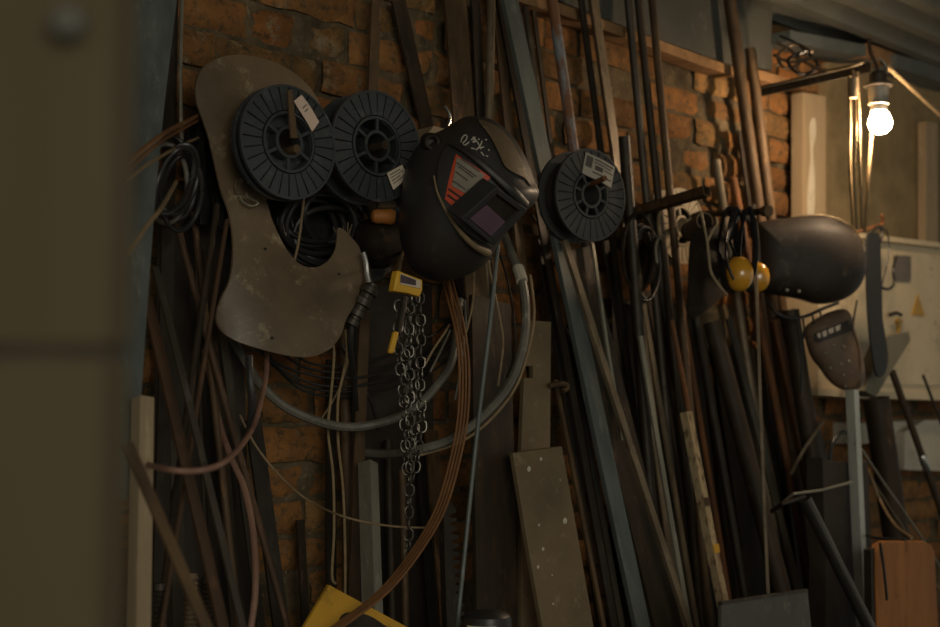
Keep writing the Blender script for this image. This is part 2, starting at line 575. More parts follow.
def segdist(p1, q1, p2, q2):
    d1, d2, r = q1 - p1, q2 - p2, p1 - p2
    a, e, f = d1.dot(d1), d2.dot(d2), d2.dot(r)
    c, b_ = d1.dot(r), d1.dot(d2)
    den = a * e - b_ * b_
    s = max(0, min(1, (b_ * f - c * e) / den)) if den > 1e-12 else 0
    t = (b_ * s + f) / e
    if t < 0: t, s = 0, max(0, min(1, -c / a))
    elif t > 1: t, s = 1, max(0, min(1, (b_ - c) / a))
    return (p1 + d1 * s - p2 - d2 * t).length


def settle(kind, x0, y0, x1, y1, w, off0, off1, top, bot, roll, t):
    best = None
    ds = [0, .012, -.012, .024, -.024, .036, -.036, .05, -.05, .065, -.065, .08, -.08, .1, .12, .15]
    cand = sorted(((u, v) for u in ds for v in ds), key=lambda q: abs(q[0]) + abs(q[1]) * .8)
    for u, v in cand:
        o0, o1 = max(.028, off0 + u), max(.028, off1 + v)
        A, B = at(x0, y0, o0), at(x1, y1, o1)
        d = (A - B).normalized()
        if top == 'out':
            k = (2.60 - A.z) / d.z
            if d.y > 1e-4:
                k = min(k, (-.03 - A.y) / d.y)
            A = A + d * max(0, k)
        if bot == 'floor':
            B = B - d * (B.z / d.z)
        if B.y > -.03 or A.y > -.02:
            continue
        cs = capsules(kind, A, B, px2m(w, at((x0 + x1) / 2, (y0 + y1) / 2, (o0 + o1) / 2)), t, roll)
        pen = 0
        for (a, b_, r) in cs:
            for (a2, b2, r2) in CAPS:
                pen = max(pen, r + r2 - segdist(a, b_, a2, b2))
                if best and pen >= best[0]: break
            if best and pen >= best[0]: break
        if best is None or pen < best[0]:
            best = (pen, o0, o1, cs)
            if pen <= 0: break
    CAPS.extend(best[3])
    return best[1], best[2]


def rod(name, kind, x0, y0, x1, y1, w, off0, off1, mat, label, cat='bar', top='end', bot='floor', roll=0.0, t=None, group=None, bend=.0015, empty=False):
    off0, off1 = settle(kind, x0, y0, x1, y1, w, off0, off1, top, bot, roll, t)
    A, B = at(x0, y0, off0), at(x1, y1, off1)
    d = (A - B).normalized()
    if top == 'out':
        k = (2.60 - A.z) / d.z
        if d.y > 1e-4:
            k = min(k, (-.03 - A.y) / d.y)
        A = A + d * max(0, k)
    if bot == 'floor':
        B = B - d * (B.z / d.z)
    mid = at((x0 + x1) / 2, (y0 + y1) / 2, (off0 + off1) / 2)
    wm = px2m(w, mid)
    L = (A - B).length
    n = Vector((0, -1, 0)); n = (n - d * n.dot(d)).normalized()
    n = Matrix.Rotation(roll, 3, d) @ n
    s = n.cross(d)
    Mx = Matrix((s, n, d)).transposed().to_4x4()
    segs = 8
    rb = random.Random(sum(map(ord, label)))
    ph1, ph2 = rb.uniform(0, 6), rb.uniform(0, 6)

    def cx(f):
        return Vector((math.sin(f * PI) * math.sin(f * 5 + ph1), math.sin(f * PI) * math.sin(f * 4 + ph2), 0)) * bend * 2
    m = MB()
    if kind in ('round', 'pipe'):
        r = wm / 2
        m.tube([cx(i / segs) + Vector((0, 0, L * i / segs)) for i in range(segs + 1)], r, 14)
        if kind == 'pipe':    # open end
            m.f.pop()
            e = len(m.v) - 14
            ri = r * .78
            b0 = len(m.v)
            for zz in (L, L - .08):
                for k in range(14):
                    q = m.v[e + k]
                    m.v.append(Vector((q.x * ri / r, q.y * ri / r, zz)))
            for k in range(14):
                k2 = (k + 1) % 14
                m.f.append([e + k, e + k2, b0 + k2, b0 + k]); m.f.append([b0 + k, b0 + k2, b0 + 14 + k2, b0 + 14 + k])
            m.f.append([b0 + 14 + k for k in range(14)])
    else:
        if kind == 'flat':
            a, b_ = wm / .76 / 2, (t or .006) / 2
            prof = [(-a, -b_), (a, -b_), (a, b_), (-a, b_)]
        elif kind == 'square':
            a = wm / 1.35 / 2
            prof = [(-a, -a), (a, -a), (a, a), (-a, a)]
        elif kind == 'angle':
            a, q = wm / 1.2, t or .005
            prof = [(-a / 2, -a / 2), (-a / 2 + q, -a / 2), (-a / 2 + q, a / 2 - q), (a / 2, a / 2 - q), (a / 2, a / 2), (-a / 2, a / 2)]
        elif kind == 'channel':
            a, q, h = wm / .8 / 2, t or .005, wm * .45
            prof = [(-a, h), (-a, 0), (a, 0), (a, h), (a - q, h), (a - q, q), (-a + q, q), (-a + q, h)]
        k = len(prof)
        for i in range(segs + 1):
            c = cx(i / segs)
            for p in prof:
                m.v.append(Vector((p[0] + c.x, p[1] + c.y, L * i / segs)))
        for i in range(segs):
            for j in range(k):
                j2 = (j + 1) % k
                m.f.append([i * k + j, i * k + j2, (i + 1) * k + j2, (i + 1) * k + j])
        m.f.append(list(range(k))[::-1]); m.f.append([segs * k + j for j in range(k)])
    m.v = [Mx @ v for v in m.v]
    if empty:
        m.v = [B + v for v in m.v]
        e = thing(name, B, label, cat, group)
        p = m.build({'round': 'shaft', 'pipe': 'shaft'}.get(kind, 'shaft'), mat, e, origin=B)
        return e, A, B, d, wm
    o = m.build(name, mat, origin=Vector((0, 0, 0)), bevel=0)
    # put the object's own axes along the bar, so the grain of its material runs along it
    o.data.transform(Mx.inverted())
    o.matrix_world = Matrix.Translation(B) @ Mx
    tag(o, label, cat, group)
    return o


T = 'out'
rows = [
 # name, kind, x0,y0, x1,y1, w, off0, off1, material, label, kw
 # --- left end
 ('flat_bar', 'flat', 171, 0, 167, 200, 11, .05, .12, 'steel_black', 'black flat bar in the gap right of the blue-grey steel plate', dict(top=T)),
 ('thin_rod', 'round', 181, 0, 182, 150, 4, .08, .14, 'steel_light', 'thin light steel rod standing upright at the left edge of the bricks', dict(top=T, bot='end')),
 ('rusty_rod', 'round', 165, 180, 215, 365, 7, .10, .16, 'rust_red', 'reddish rusty rod slanting down behind the left dark flat bars', {}),
 ('rusty_rod', 'round', 189, 170, 205, 310, 7, .07, .12, 'rust_mid', 'brown rod under the black cloth, left of the fibre shield', {}),
 ('rusty_rod', 'round', 217, 205, 201, 320, 7, .14, .2, 'rust_dark', 'dark rod leaning the other way close beside the fibre shield', {}),
 ('rusty_rod', 'round', 227, 220, 207, 340, 5, .18, .22, 'rust_red', 'thin reddish rod almost hidden by the left edge of the fibre shield', {}),
 ('flat_bar', 'flat', 147, 298, 221, 627, 9, .24, .42, 'rust_red', 'reddish rusty flat bar, left of the two that slant under the fibre shield', {}),
 ('flat_bar', 'angle', 154, 268, 242, 627, 9, .28, .47, 'steel_dark', 'dark steel angle with a bright edge, topmost end at the left', {}),
 ('steel_angle', 'angle', 126, 445, 205, 627, 14, .62, .72, 'rust_mid', 'wide rusty angle iron slanting out of the bottom left corner', {}),
 ('wooden_post', 'square', 143, 398, 139, 627, 22, .36, .40, 'wood_pale', 'short pale timber post with a cut top at the lower left', dict(bend=0)),
 ('rusty_rod', 'round', 180, 474, 150, 575, 7, .2, .22, 'rust_red', 'short reddish rod tipping down left between the slanting bars', {}),
 ('flat_bar', 'flat', 253, 420, 280, 627, 14, .10, .16, 'steel_black', 'black flat bar standing right of the pink hose at the bottom', {}),
 ('flat_bar', 'flat', 176, 440, 178, 627, 11, .10, .14, 'steel_dark', 'dark upright flat bar rising behind the springy threaded rods', {}),
 ('flat_bar', 'flat', 208, 250, 236, 627, 10, .06, .10, 'rust_dark', 'dark rusty flat bar in the shadow left of the pink hose', {}),
 ('flat_bar', 'flat', 222, 330, 262, 627, 7, .07, .11, 'steel_dark', 'narrow dark flat bar crossing behind the pink hose', {}),
 ('rusty_rod', 'round', 196, 240, 208, 627, 6, .03, .05, 'rust_dark', 'thin dark rusty rod close to the bricks behind the left slanting bars', {}),
 ('steel_tube', 'round', 344, 330, 348, 627, 12, .06, .10, 'rust_mid', 'speckled brown tube upright behind the hanging ropes', {}),
 ('flat_bar', 'flat', 331, 360, 330, 627, 9, .05, .08, 'steel_black', 'black bar upright left of the speckled brown tube', {}),
 ('flat_bar', 'flat', 300, 520, 305, 627, 7, .04, .06, 'rust_dark', 'short dark bar end low on the bricks left of the ropes', {}),
 ('square_tube', 'square', 368, 463, 373, 627, 20, .16, .24, 'steel_light', 'light grey square steel tube with a cut top left of the chain', dict(bend=0, roll=.25)),
 ('steel_tube', 'round', 388, 440, 392, 627, 9, .06, .10, 'rust_dark', 'brown tube standing behind the lower end of the chain', {}),
 ('steel_tube', 'round', 402, 470, 405, 627, 8, .10, .13, 'rust_mid', 'thin brown tube just right of the lower end of the chain', {}),
 ('rusty_flat', 'flat', 431, 430, 446, 627, 13, .08, .16, 'rust_mid', 'rusty flat bar left of the toothed rack', {}),
 ('flat_bar', 'flat', 420, 440, 432, 627, 10, .05, .08, 'steel_black', 'black flat bar behind the brown cables at the bottom', {}),
 # --- upper middle
 ('steel_angle', 'angle', 373, -5, 367, 150, 15, .03, .06, 'rust_mid', 'brown angle iron on the bricks above the second spool', dict(top=T)),
 ('flat_bar', 'flat', 398, 0, 428, 130, 14, .02, .03, 'rust_dark', 'dark bar slanting across the bricks above the helmet knob', dict(top=T)),
 ('flat_iron', 'flat', 455, 0, 464, 130, 23, .05, .09, 'rust_mid', 'broad rusty flat iron rising behind the helmet crown', dict(top=T)),
 ('flat_bar', 'flat', 475, 0, 481, 130, 9, .03, .05, 'steel_black', 'dark flat bar between the broad flat iron and the tan rod', dict(top=T)),
 ('round_rod', 'round', 491, 0, 488, 150, 9, .06, .10, 'steel_tan', 'tan round rod rising straight above the helmet crown', dict(top=T)),
 ('flat_bar', 'flat', 496, 0, 508, 130, 9, .03, .05, 'rust_mid', 'brown flat bar right of the tan round rod', dict(top=T)),
 ('flat_bar', 'flat', 499, 0, 543, 240, 7, .045, .10, 'steel_black', 'black flat bar along the left edge of the blue-grey bar', dict(top=T)),
 ('long_flat_bar', 'flat', 509, 0, 643, 627, 16, .035, .27, 'steel_blue', 'long blue-grey flat bar crossing the picture from top to bottom', dict(top=T, t=.012)),
 ('flat_bar', 'flat', 524, 0, 549, 180, 5, .04, .07, 'steel_dark', 'narrow grey bar right beside the top of the blue-grey bar', dict(top=T)),
 ('flat_bar', 'flat', 532, 0, 556, 180, 4, .03, .05, 'rust_dark', 'narrow dark rusty strip left of the peeling pipe', dict(top=T)),
 ('steel_pipe', 'round', 552, 0, 590, 260, 11, .08, .13, 'peeling_paint', 'round pipe with pale paint peeling off its rust', dict(top=T, cat='pipe')),
 ('steel_angle', 'angle', 590, 0, 641, 367, 14, .08, .13, 'steel_tan', 'tan steel angle rising behind the right edge of the third spool', dict(top=T)),
 ('flat_bar', 'flat', 581, 0, 604, 180, 6, .08, .09, 'steel_black', 'dark strip along the left side of the tan steel angle', dict(top=T)),
 ('round_rod', 'round', 628, 0, 650, 240, 8, .085, .11, 'steel_dark', 'dark round rod crossing the cornice, leftmost of three', dict(top=T)),
 ('round_rod', 'round', 638, 0, 668, 300, 8, .09, .12, 'rust_dark', 'dark round rod crossing the cornice, middle one of three', dict(top=T)),
 ('round_rod', 'round', 652, 0, 676, 270, 8, .10, .14, 'rust_mid', 'dark brown round rod crossing the cornice, rightmost of three', dict(top=T)),
 ('steel_tube', 'pipe', 624, 137, 646, 420, 12, .09, .16, 'steel_black', 'black tube with its cut end below the cornice right of the third spool', {}),
 ('long_pipe', 'round', 729, -5, 758, 210, 12, .08, .10, 'rust_mid', 'long brown pipe rising past the grey sheet left of the big dark mask', dict(top=T, cat='pipe')),
 ('steel_tube', 'pipe', 750, 48, 770, 210, 11, .08, .10, 'rust_mid', 'brown tube with its top end against the grey sheet', dict(cat='pipe')),
 ('rusty_rod', 'round', 716, 160, 742, 330, 9, .06, .1, 'steel_tan', 'tan rod rising behind the open square tube', {}),
 ('rusty_rod', 'round', 733, 178, 762, 330, 8, .06, .1, 'rust_orange', 'orange rusty rod rising behind the headbands', {}),
 ('flat_bar', 'flat', 741, 130, 768, 330, 10, .05, .08, 'steel_black', 'black bar in the gap left of the long brown pipe', {}),
 # --- centre, below the helmet and spools
 ('wide_plate', 'flat', 490, 300, 494, 627, 44, .07, .20, 'rust_dark', 'wide dark rusty plate standing behind the thin grey rod', dict(t=.01)),
 ('flat_bar', 'flat', 540, 240, 600, 627, 7, .10, .22, 'steel_black', 'black flat bar between the rusty plates and the blue-grey bar', {}),
 ('flat_bar', 'flat', 560, 330, 612, 627, 5, .09, .20, 'steel_dark', 'narrow grey bar, second left of the blue-grey bar low down', {}),
 ('flat_bar', 'flat', 555, 380, 604, 627, 4, .12, .24, 'rust_mid', 'narrow brown bar right beside the lower brown plate', {}),
 ('flat_bar', 'flat', 568, 330, 622, 627, 6, .11, .235, 'steel_dark', 'narrow dark bar touching the left edge of the blue-grey bar', {}),
 ('broad_flat', 'flat', 574, 250, 668, 627, 32, .05, .19, 'rust_dark', 'broad dark brown flat right of the blue-grey bar', dict(t=.01)),
 ('thin_bar', 'flat', 564, 240, 688, 627, 6, .14, .30, 'steel_tan', 'thin tan bar slanting right from under the third spool', dict(t=.01)),
 ('thin_bar', 'flat', 592, 243, 622, 440, 3, .13, .2, 'steel_light', 'very thin bright strip hanging straight down under the third spool', dict(bot='end')),
 ('thin_bar', 'flat', 627, 200, 664, 430, 5, .12, .18, 'steel_tan', 'thin tan strip right of the tan steel angle below the spools', {}),
 ('thin_bar', 'flat', 640, 336, 684, 600, 5, .16, .25, 'steel_light', 'thin light strip running down left of the painted pole', {}),
 ('flat_bar', 'flat', 606, 240, 640, 440, 10, .06, .1, 'steel_dark', 'dark bar in the shade between the bright strip and the tan angle', {}),
 ('flat_bar', 'flat', 648, 290, 682, 520, 12, .06, .1, 'rust_dark', 'dark rusty bar in the shade under the brown cable loops', {}),
 ('flat_bar', 'flat', 664, 300, 700, 560, 10, .05, .09, 'rust_mid', 'brown bar in the shade left of the painted pole', {}),
 ('rusty_rod', 'round', 655, 250, 690, 480, 7, .1, .14, 'steel_dark', 'dark rod below the pale spool, left of the orange rod', {}),
 ('rusty_rod', 'round', 672, 320, 689, 415, 5, .19, .2, 'rust_orange', 'thin orange rod ending on top of the painted pole', dict(bot='end')),
 ('rusty_rod', 'round', 681, 300, 709, 480, 6, .07, .1, 'rust_orange', 'thin orange rod in the shade below the pale spool', {}),
 ('big_pipe', 'pipe', 712, 322, 782, 592, 18, .17, .30, 'rust_dark', 'thick brown pipe leaning below the leather apron', dict(cat='pipe')),
 ('flat_bar', 'flat', 729, 318, 800, 592, 8, .14, .25, 'steel_dark', 'narrow dark bar along the right side of the thick brown pipe', {}),
 ('round_rod', 'round', 694, 310, 744, 592, 9, .09, .17, 'steel_black', 'black rod behind the left side of the thick brown pipe', {}),
 ('round_rod', 'round', 700, 330, 735, 600, 7, .07, .13, 'rust_dark', 'dark rusty rod right behind the painted pole', {}),
 ('flat_bar', 'flat', 684, 400, 713, 627, 8, .07, .13, 'steel_dark', 'dark blue-grey bar left behind the painted pole', {}),
 ('tall_rod', 'flat', 754, 205, 767, 560, 7, .29, .34, 'steel_tan', 'tall tan bar standing in front of the ear muffs', dict(roll=.5)),
 ('rusty_bar', 'angle', 772, 320, 812, 520, 14, .10, .17, 'rust_orange', 'orange rusty angle leaning left of the perforated mask', {}),
 ('steel_pipe', 'pipe', 790, 310, 818, 500, 18, .2, .23, 'rust_dark', 'dark pipe leaning behind the wire frame below the perforated mask', dict(cat='pipe')),
 ('round_rod', 'round', 770, 300, 790, 500, 8, .08, .13, 'steel_black', 'black rod leaning right of the tall tan bar', {}),
 ('round_rod', 'round', 780, 310, 833, 520, 7, .13, .2, 'rust_dark', 'dark rusty rod in front of the orange angle', {}),
 ('round_rod', 'round', 742, 330, 790, 560, 7, .1, .16, 'rust_dark', 'dark rusty rod between the thick brown pipe and the tall tan bar', {}),
 ('flat_bar', 'flat', 800, 370, 846, 540, 9, .12, .2, 'steel_dark', 'dark bar under the perforated mask', {}),
 ('square_tube', 'square', 852, 390, 863, 627, 13, .34, .38, 'galvanised', 'pale galvanised square tube standing below the perforated mask', dict(bend=0)),
 ('steel_pipe', 'pipe', 876, 398, 893, 520, 26, .22, .235, 'rust_dark', 'thick dark pipe with its end under the grey plank', dict(cat='pipe')),
 ('black_tube', 'pipe', 805, 499, 868, 627, 13, .44, .52, 'polished_black', 'shiny dark tube slanting to the galvanised square tube', {}),
 ('thin_rod', 'round', 862, 450, 945, 575, 2.5, .30, .33, 'steel_light', 'upper of two thin wires slanting to the lower right corner', dict(bot='end')),
 ('thin_rod', 'round', 865, 468, 945, 600, 2.5, .26, .29, 'steel_tan', 'lower of two thin wires slanting to the lower right corner', dict(bot='end')),
 ('thin_rod', 'round', 923, 375, 950, 445, 3, .3, .33, 'steel_black', 'thin black rod before the cabinet at the right edge', {}),
]
RODS = {}
for pts, o0, k_, lb in (([(158, 215), (240, 205), (252, 640), (262, 1000), (150, 1000), (152, 640)], .022, .00006, 'added dark sheet for the shade behind the slanting bars at the left'),
                        ([(352, 285), (432, 285), (436, 640), (440, 1000), (352, 1000), (352, 640)], .022, .00004, 'added dark sheet for the shade behind the chain'),
                        ([(612, 300), (702, 320), (748, 600), (790, 1000), (640, 1000), (622, 640)], .022, .00004, 'added dark sheet for the shade behind the bars by the painted pole'),
                        ([(712, 345), (796, 350), (836, 640), (860, 1000), (795, 1000), (750, 600)], .022, .00004, 'added dark sheet for the shade behind the thick brown pipe')):
    tag(MB().patch(pts, lambda x, y: (at(x, y, o0 + (y - 200) * k_ + .002), Vector((0, -1, 0))), .003, 40).build('gap_shade_sheet', 'gap_shade_and_housing', smooth=False), lb, 'metal sheet')  # added dark sheets, standing in for shade in the gaps
for rw in rows:
    RODS[rw[10]] = rod(*rw[:11], **rw[11])

# shaft with a bright collar, far right
e, A, B_, d, wm = rod('pipe_with_collar', 'round', 892, 371, 945, 520, 7, .27, .33, 'rust_dark', 'brown shaft with a bright worn collar leaning before the cabinet', empty=True)
c = at(925, 463, .31)
q = A + d * ((c - A).dot(d))
MB().tube([q - d * .025, q - d * .02, q + d * .02, q + d * .025], [wm * .5, wm * .62, wm * .62, wm * .5], 14).build('collar', 'chrome', e)['label'] = 'bright worn metal collar'

# thin grey rod in front of the wide plate
rod('thin_rod', 'round', 498, 244, 457, 627, 4.5, .34, .40, 'steel_blue', 'thin blue-grey rod hanging down from under the helmet', top='end', bot='end')

# painted pole with coloured bands
e, A, B_, d, wm = rod('painted_pole', 'square', 686, 412, 723, 600, 12, .24, .31, 'old_paint', 'wooden pole with flaking cream paint and coloured bands', empty=True)
for (bx, by, mt, nm) in ((704, 502, 'sticker_red', 'red_band'), (713, 548, 'yellow_paint', 'yellow_band')):
    c = at(bx, by, .275)
    q = A + d * ((c - A).dot(d))
    n = Vector((0, -1, 0)); n = (n - d * n.dot(d)).normalized(); s_ = n.cross(d)
    MB().box((wm * .78, wm * .78, .02), Matrix.Translation(q) @ Matrix((s_, n, d)).transposed().to_4x4()).build(nm, 'rust_red' if nm == 'red_band' else mt, e, smooth=False)['label'] = nm.replace('_', ' ') + ' around the pole'


# ------------------------------------------------------------------ the fibre shield at the left
def shield():
    loc = at(285, 300, .2)
    root = thing('welding_shield', loc, 'large brown fibreboard shield of two riveted panels, hanging behind the left spool', 'shield')

    def su(x, y):
        v = (y - 125) / 70
        u = (x - 240) / 60
        o = .155 + .018 * (1 - u * u) - .012 * v * v
        return at(x, y, o), Vector((.1 * -u, -1, -.1)).normalized()

    def sl(x, y):
        u = (x - 285) / 78
        v = (y - 270) / 85
        q_ = max(0, min(1, .5 + .5 * v)); q_ = q_ * q_ * (3 - 2 * q_)
        o = .172 + .05 * (1 - u * u) * q_ + .014 * u + .02 * max(0, u) ** 2
        return at(x, y, o), Vector((-.3 * u, -1, 0)).normalized()
    up = smp([(196, 84), (202, 69), (214, 60), (232, 55), (252, 56), (272, 61), (290, 70), (306, 83), (318, 100), (322, 120), (316, 145),
              (300, 165), (280, 176), (264, 184), (266, 194), (252, 196), (230, 194), (222, 192), (218, 178), (214, 160), (209, 138), (203, 120), (197, 102)])
    MB().patch(up, su, .004, 9).build('upper_panel', 'fibre', root, bevel=.001, angle=50)
    lo = smp([(222, 188), (240, 190), (258, 188), (266, 200), (273, 222), (283, 243), (293, 258), (304, 266), (317, 267), (328, 261), (335, 250), (337, 238), (338, 228),
              (344, 230), (352, 238), (359, 247), (363, 262), (362, 280), (356, 302), (346, 320), (341, 335), (331, 348), (315, 356), (299, 357), (280, 354), (257, 348),
              (237, 341), (223, 332), (217, 318), (221, 300), (229, 283), (233, 262), (233, 236), (229, 212)])
    MB().patch(lo, sl, .004, 9).build('lower_panel', 'fibre', root, bevel=.001, angle=50)
    # hinge bracket with rivets
    hb = MB().patch(smp([(234, 192), (234, 182), (238, 175), (244, 173), (250, 176), (252, 184), (252, 192)], 3), lambda x, y: (su(x, y)[0] + Vector((0, -.006, 0)), su(x, y)[1]), .004)
    hb.patch([(233, 191), (254, 191), (254, 195), (233, 195)], lambda x, y: (su(x, y)[0] + Vector((0, -.009, 0)), su(x, y)[1]), .006)
    hbo = hb.build('hinge_bracket', 'steel_tan', root, bevel=.0008)
    hbo['label'] = 'rusty riveted steel bracket'
    for px, py in ((239, 181), (247, 182)):
        MB().lathe([(.001, .004), (.0035, .003), (.0045, 0), (.0045, -.003)], basis(Vector((0, -1, 0)), loc=su(px, py)[0] + Vector((0, -.008, 0))), 12).build('rivet', 'steel_light', hbo)
    w = MB()
    w.tube(sm([sl(x, y)[0] + Vector((0, -.010 - .003 * k, 0)) for k, (x, y) in enumerate(((236, 196), (239, 203), (247, 207), (252, 204), (246, 201), (240, 199), (237, 195)))], 5), .0016, 6)
    w.build('wire_loop', 'steel_light', hbo)
    for px, py in ((265, 249), (339, 274), (272, 338)):
        MB().lathe([(.0008, .001), (.0026, .001), (.0026, -.002)], basis(Vector((0, -1, 0)), loc=sl(px, py)[0] + Vector((0, -.0012, 0))), 10).build('rivet', 'steel_black', root)


shield()


# ------------------------------------------------------------------ wire spools
def ann(m, r0, r1, z0, z1, Mx, seg=56):
    m.lathe([(r0, z0), (r1, z0), (r1, z1), (r0, z1)], Mx, seg, closed=True)


def spool(px, py, off, Rpx, tilt, mat, label, labels=(), width=.055, ribs=28, spokes=6, mat_in='spool_plastic', inner=.49):
    c = at(px, py, off)
    Rm = px2m(Rpx, c)
    ax = Vector((tilt[0], -1, tilt[1])).normalized()
    Mx = basis(ax, loc=c)
    root = thing('wire_spool', c - Vector((0, 0, Rm)), label, 'wire spool', 'welding wire spools')
    f = MB()
    wb = MB(); ann(wb, Rm * (inner + .01), Rm * .98, -.009, -.0055, Mx)
    wb.build('flange_web', 'steel_black', root, origin=c)
    ann(f, Rm * .955, Rm, -.006, .0012, Mx)
    ann(f, Rm * inner, Rm * (inner + .045), -.010, .0015, Mx)
    for k in range(ribs):
        a0 = 2 * PI * (k + .075) / ribs; a1 = 2 * PI * (k + .925) / ribs
        f.sector(Rm * (inner + .07), Rm * .955, a0, a1, -.007, -.0004 + .0005 * (k % 2), Mx)
    f.build('front_flange', mat, root, origin=c)
    h = MB()
    ann(h, Rm * .225, Rm * .285, -width, .002, Mx, 36)
    for k in range(spokes):
        a = 2 * PI * k / spokes + .5
        h.box((Rm * (inner - .26), .006, .006), Mx @ Matrix.Rotation(a, 4, 'Z') @ Matrix.Translation((Rm * (inner + .27) / 2, 0, -.003)))
    h.build('hub', mat, root, origin=c)
    d = MB()
    ann(d, Rm * (inner - .01), Rm * (inner + .02), -width, -.004, Mx)
    d.build('drum', mat_in, root, origin=c)
    w = MB()
    n = 12
    prof = [(Rm * .52, -.007)]
    for k in range(n):
        z = -.008 - (width - .014) * k / (n - 1)
        prof += [(Rm * .80, z + .001), (Rm * .815, z - .001)]
    prof.append((Rm * .52, -width + .006))
    w.lathe(prof, Mx, 48, closed=True)
    w.build('wound_wire', 'wire_wound', root, origin=c)
    bk = MB()
    ann(bk, Rm * .24, Rm * .985, -width - .003, -width, Mx)
    ann(bk, Rm * .95, Rm, -width - .004, -width + .004, Mx)
    bk.build('back_flange', mat, root, origin=c)
    # papers stuck on the face
    for nm, poly, mt, ink in labels:
        P0 = Mx @ Vector((0, 0, .0045))

        def s(x, y, lift=0):
            r = ray(x, y)
            p = CAM + r * ((P0 - CAM).dot(ax) / r.dot(ax))
            u = (x - poly[0][0]) / 20
            return p + ax * (lift + .004 * math.sin(u * 2.2) ** 2), ax
        lo = MB().patch(poly, s, .0008, 4).build(nm, mt, root, origin=c)
        lo['label'] = {'paper_pink': 'pinkish paper tag', 'paper_grey': 'grey printed label with small lines of print', 'paper': 'white printed paper label'}[mt]
        A, B, C, D = [Vector((p[0], p[1], 0)) for p in poly]
        im = MB()
        for (u0, u1, v, hh) in ink:
            q = []
            for (u, vv) in ((u0, v), (u1, v), (u1, v + hh), (u0, v + hh)):
                pp = A.lerp(B, u).lerp(D.lerp(C, u), vv)
                q.append((pp.x, pp.y))
            im.patch(q, lambda x, y: s(x, y, .0009), .0004, 4)
        if ink:
            im.build('print', 'print_ink', lo, origin=c)
    return root, Mx, Rm


ink4 = [(.1, .75, .15, .06), (.1, .9, .33, .05), (.1, .6, .5, .06), (.1, .85, .68, .05)]
S1, M1, R1 = spool(289, 142, .25, 58, (-.03, .02), 'spool_plastic', 'black plastic wire spool with a pinkish paper tag, hanging over the fibre shield',
                   [('paper_tag', [(294, 101), (301, 95), (319, 122), (311, 132)], 'paper_pink', [(.3, .8, .3, .03), (.3, .7, .42, .03)])], width=.024)
# the rusty peg end standing up behind the tag
S2, M2, R2 = spool(377, 146, .23, 56, (-.06, .0), 'spool_plastic', 'dark wire spool with a small white label low at its right, beside the helmet',
                   [('paper_label', [(387, 173), (401, 165), (407, 177), (393, 190)], 'paper', ink4)], width=.06)
S3, M3, R3 = spool(591, 195, .25, 46.5, (-.15, -.03), 'spool_grey', 'smaller-looking dark spool right of the helmet with a big grey printed label',
                   [('paper_label', [(586, 152), (615, 167), (611, 188), (582, 173)], 'paper_grey',
                     [(.05, .25, .1, .5), (.3, .95, .1, .07), (.3, .9, .25, .05), (.35, .6, .38, .2), (.65, .95, .4, .05), (.3, .95, .7, .06)])], width=.06, spokes=8, inner=.45)
S4, M4, R4 = spool(682, 226, .12, 38, (0, 0), 'spool_white', 'pale cream wire spool half hidden behind the open square tube', width=.05, ribs=24, spokes=5, mat_in='steel_black', inner=.48)


def peg(px, py, off, tip, r, mat, label):
    """a steel peg let into the brick wall"""
    c = at(px, py, off)
    o = MB().tube([Vector((c.x, -.005, c.z - .01)), Vector((c.x, -off * .5, c.z - .004)), c - Vector((0, tip, 0))], r, 10).build('wall_peg', mat)
    return tag(o, label, 'peg')


pg = at(290, 147, .25)
e = thing('wall_peg', Vector((pg.x, -.03, pg.z)), 'rusty steel peg with an upturned flat end, carrying the left spool', 'peg')
MB().tube([Vector((pg.x, -.005, pg.z - .012)), Vector((pg.x, -.27, pg.z - .006))], .008, 10).build('shaft', 'rust_mid', e)
MB().patch([(288, 90), (292, 90), (298, 138), (291, 138)], lambda x, y: (at(x, y, .272), Vector((0, -1, 0))), .004, 6).build('flat_end', 'rust_mid', e)
peg(375, 147, .235, .03, .009, 'rust_dark', 'steel peg through the hub of the spool beside the helmet')
pp = at(592, 186, .24)
tag(MB().tube([Vector((pp.x, -.005, pp.z - .01)), Vector((pp.x, -.2, pp.z)), at(594, 183, .26), at(605, 178, .30)], .006, 10).build('wall_peg', 'rust_orange'),
    'rusty peg poking out of the hub of the spool right of the helmet', 'peg')


# ------------------------------------------------------------------ domed masks
def dome(outline, apex, z, H, p=2.3, rings=18, t=.004, n=5, tilt=None):
    """shell bulging towards the viewer from its rim; tilt = extra depth per pixel in x and y"""
    out = [Vector((q[0], q[1], 0)) for q in smp(outline, n)]
    ap = Vector((apex[0], apex[1], 0))
    m = MB()
    k = len(out)

    def pt(q, h):
        dz = 0
        if tilt:
            dz = (q.x - apex[0]) * tilt[0] + (q.y - apex[1]) * tilt[1]
        return atz(q.x, q.y, z + dz - h)
    S = [math.cos(i / rings * PI / 2) for i in range(rings)]
    for side in (0, 1):
        for s in (S if not side else S):
            for q in out:
                qq = ap.lerp(q, s * (1 if not side else .985))
                h = H * (max(0, 1 - s ** p)) ** (1 / p)
                m.v.append(pt(qq, h - (t if side else 0)))
        m.v.append(pt(ap, H - (t if side else 0)))
    off = rings * k + 1
    for side in (0, 1):
        b0 = side * off
        for i in range(rings - 1):
            for j in range(k):
                j2 = (j + 1) % k
                m.f.append([b0 + i * k + j, b0 + i * k + j2, b0 + (i + 1) * k + j2, b0 + (i + 1) * k + j])
        for j in range(k):
            m.f.append([b0 + (rings - 1) * k + j, b0 + (rings - 1) * k + (j + 1) % k, b0 + rings * k])
    for j in range(k):
        j2 = (j + 1) % k
        m.f.append([j, j2, off + j2, off + j])
    return m


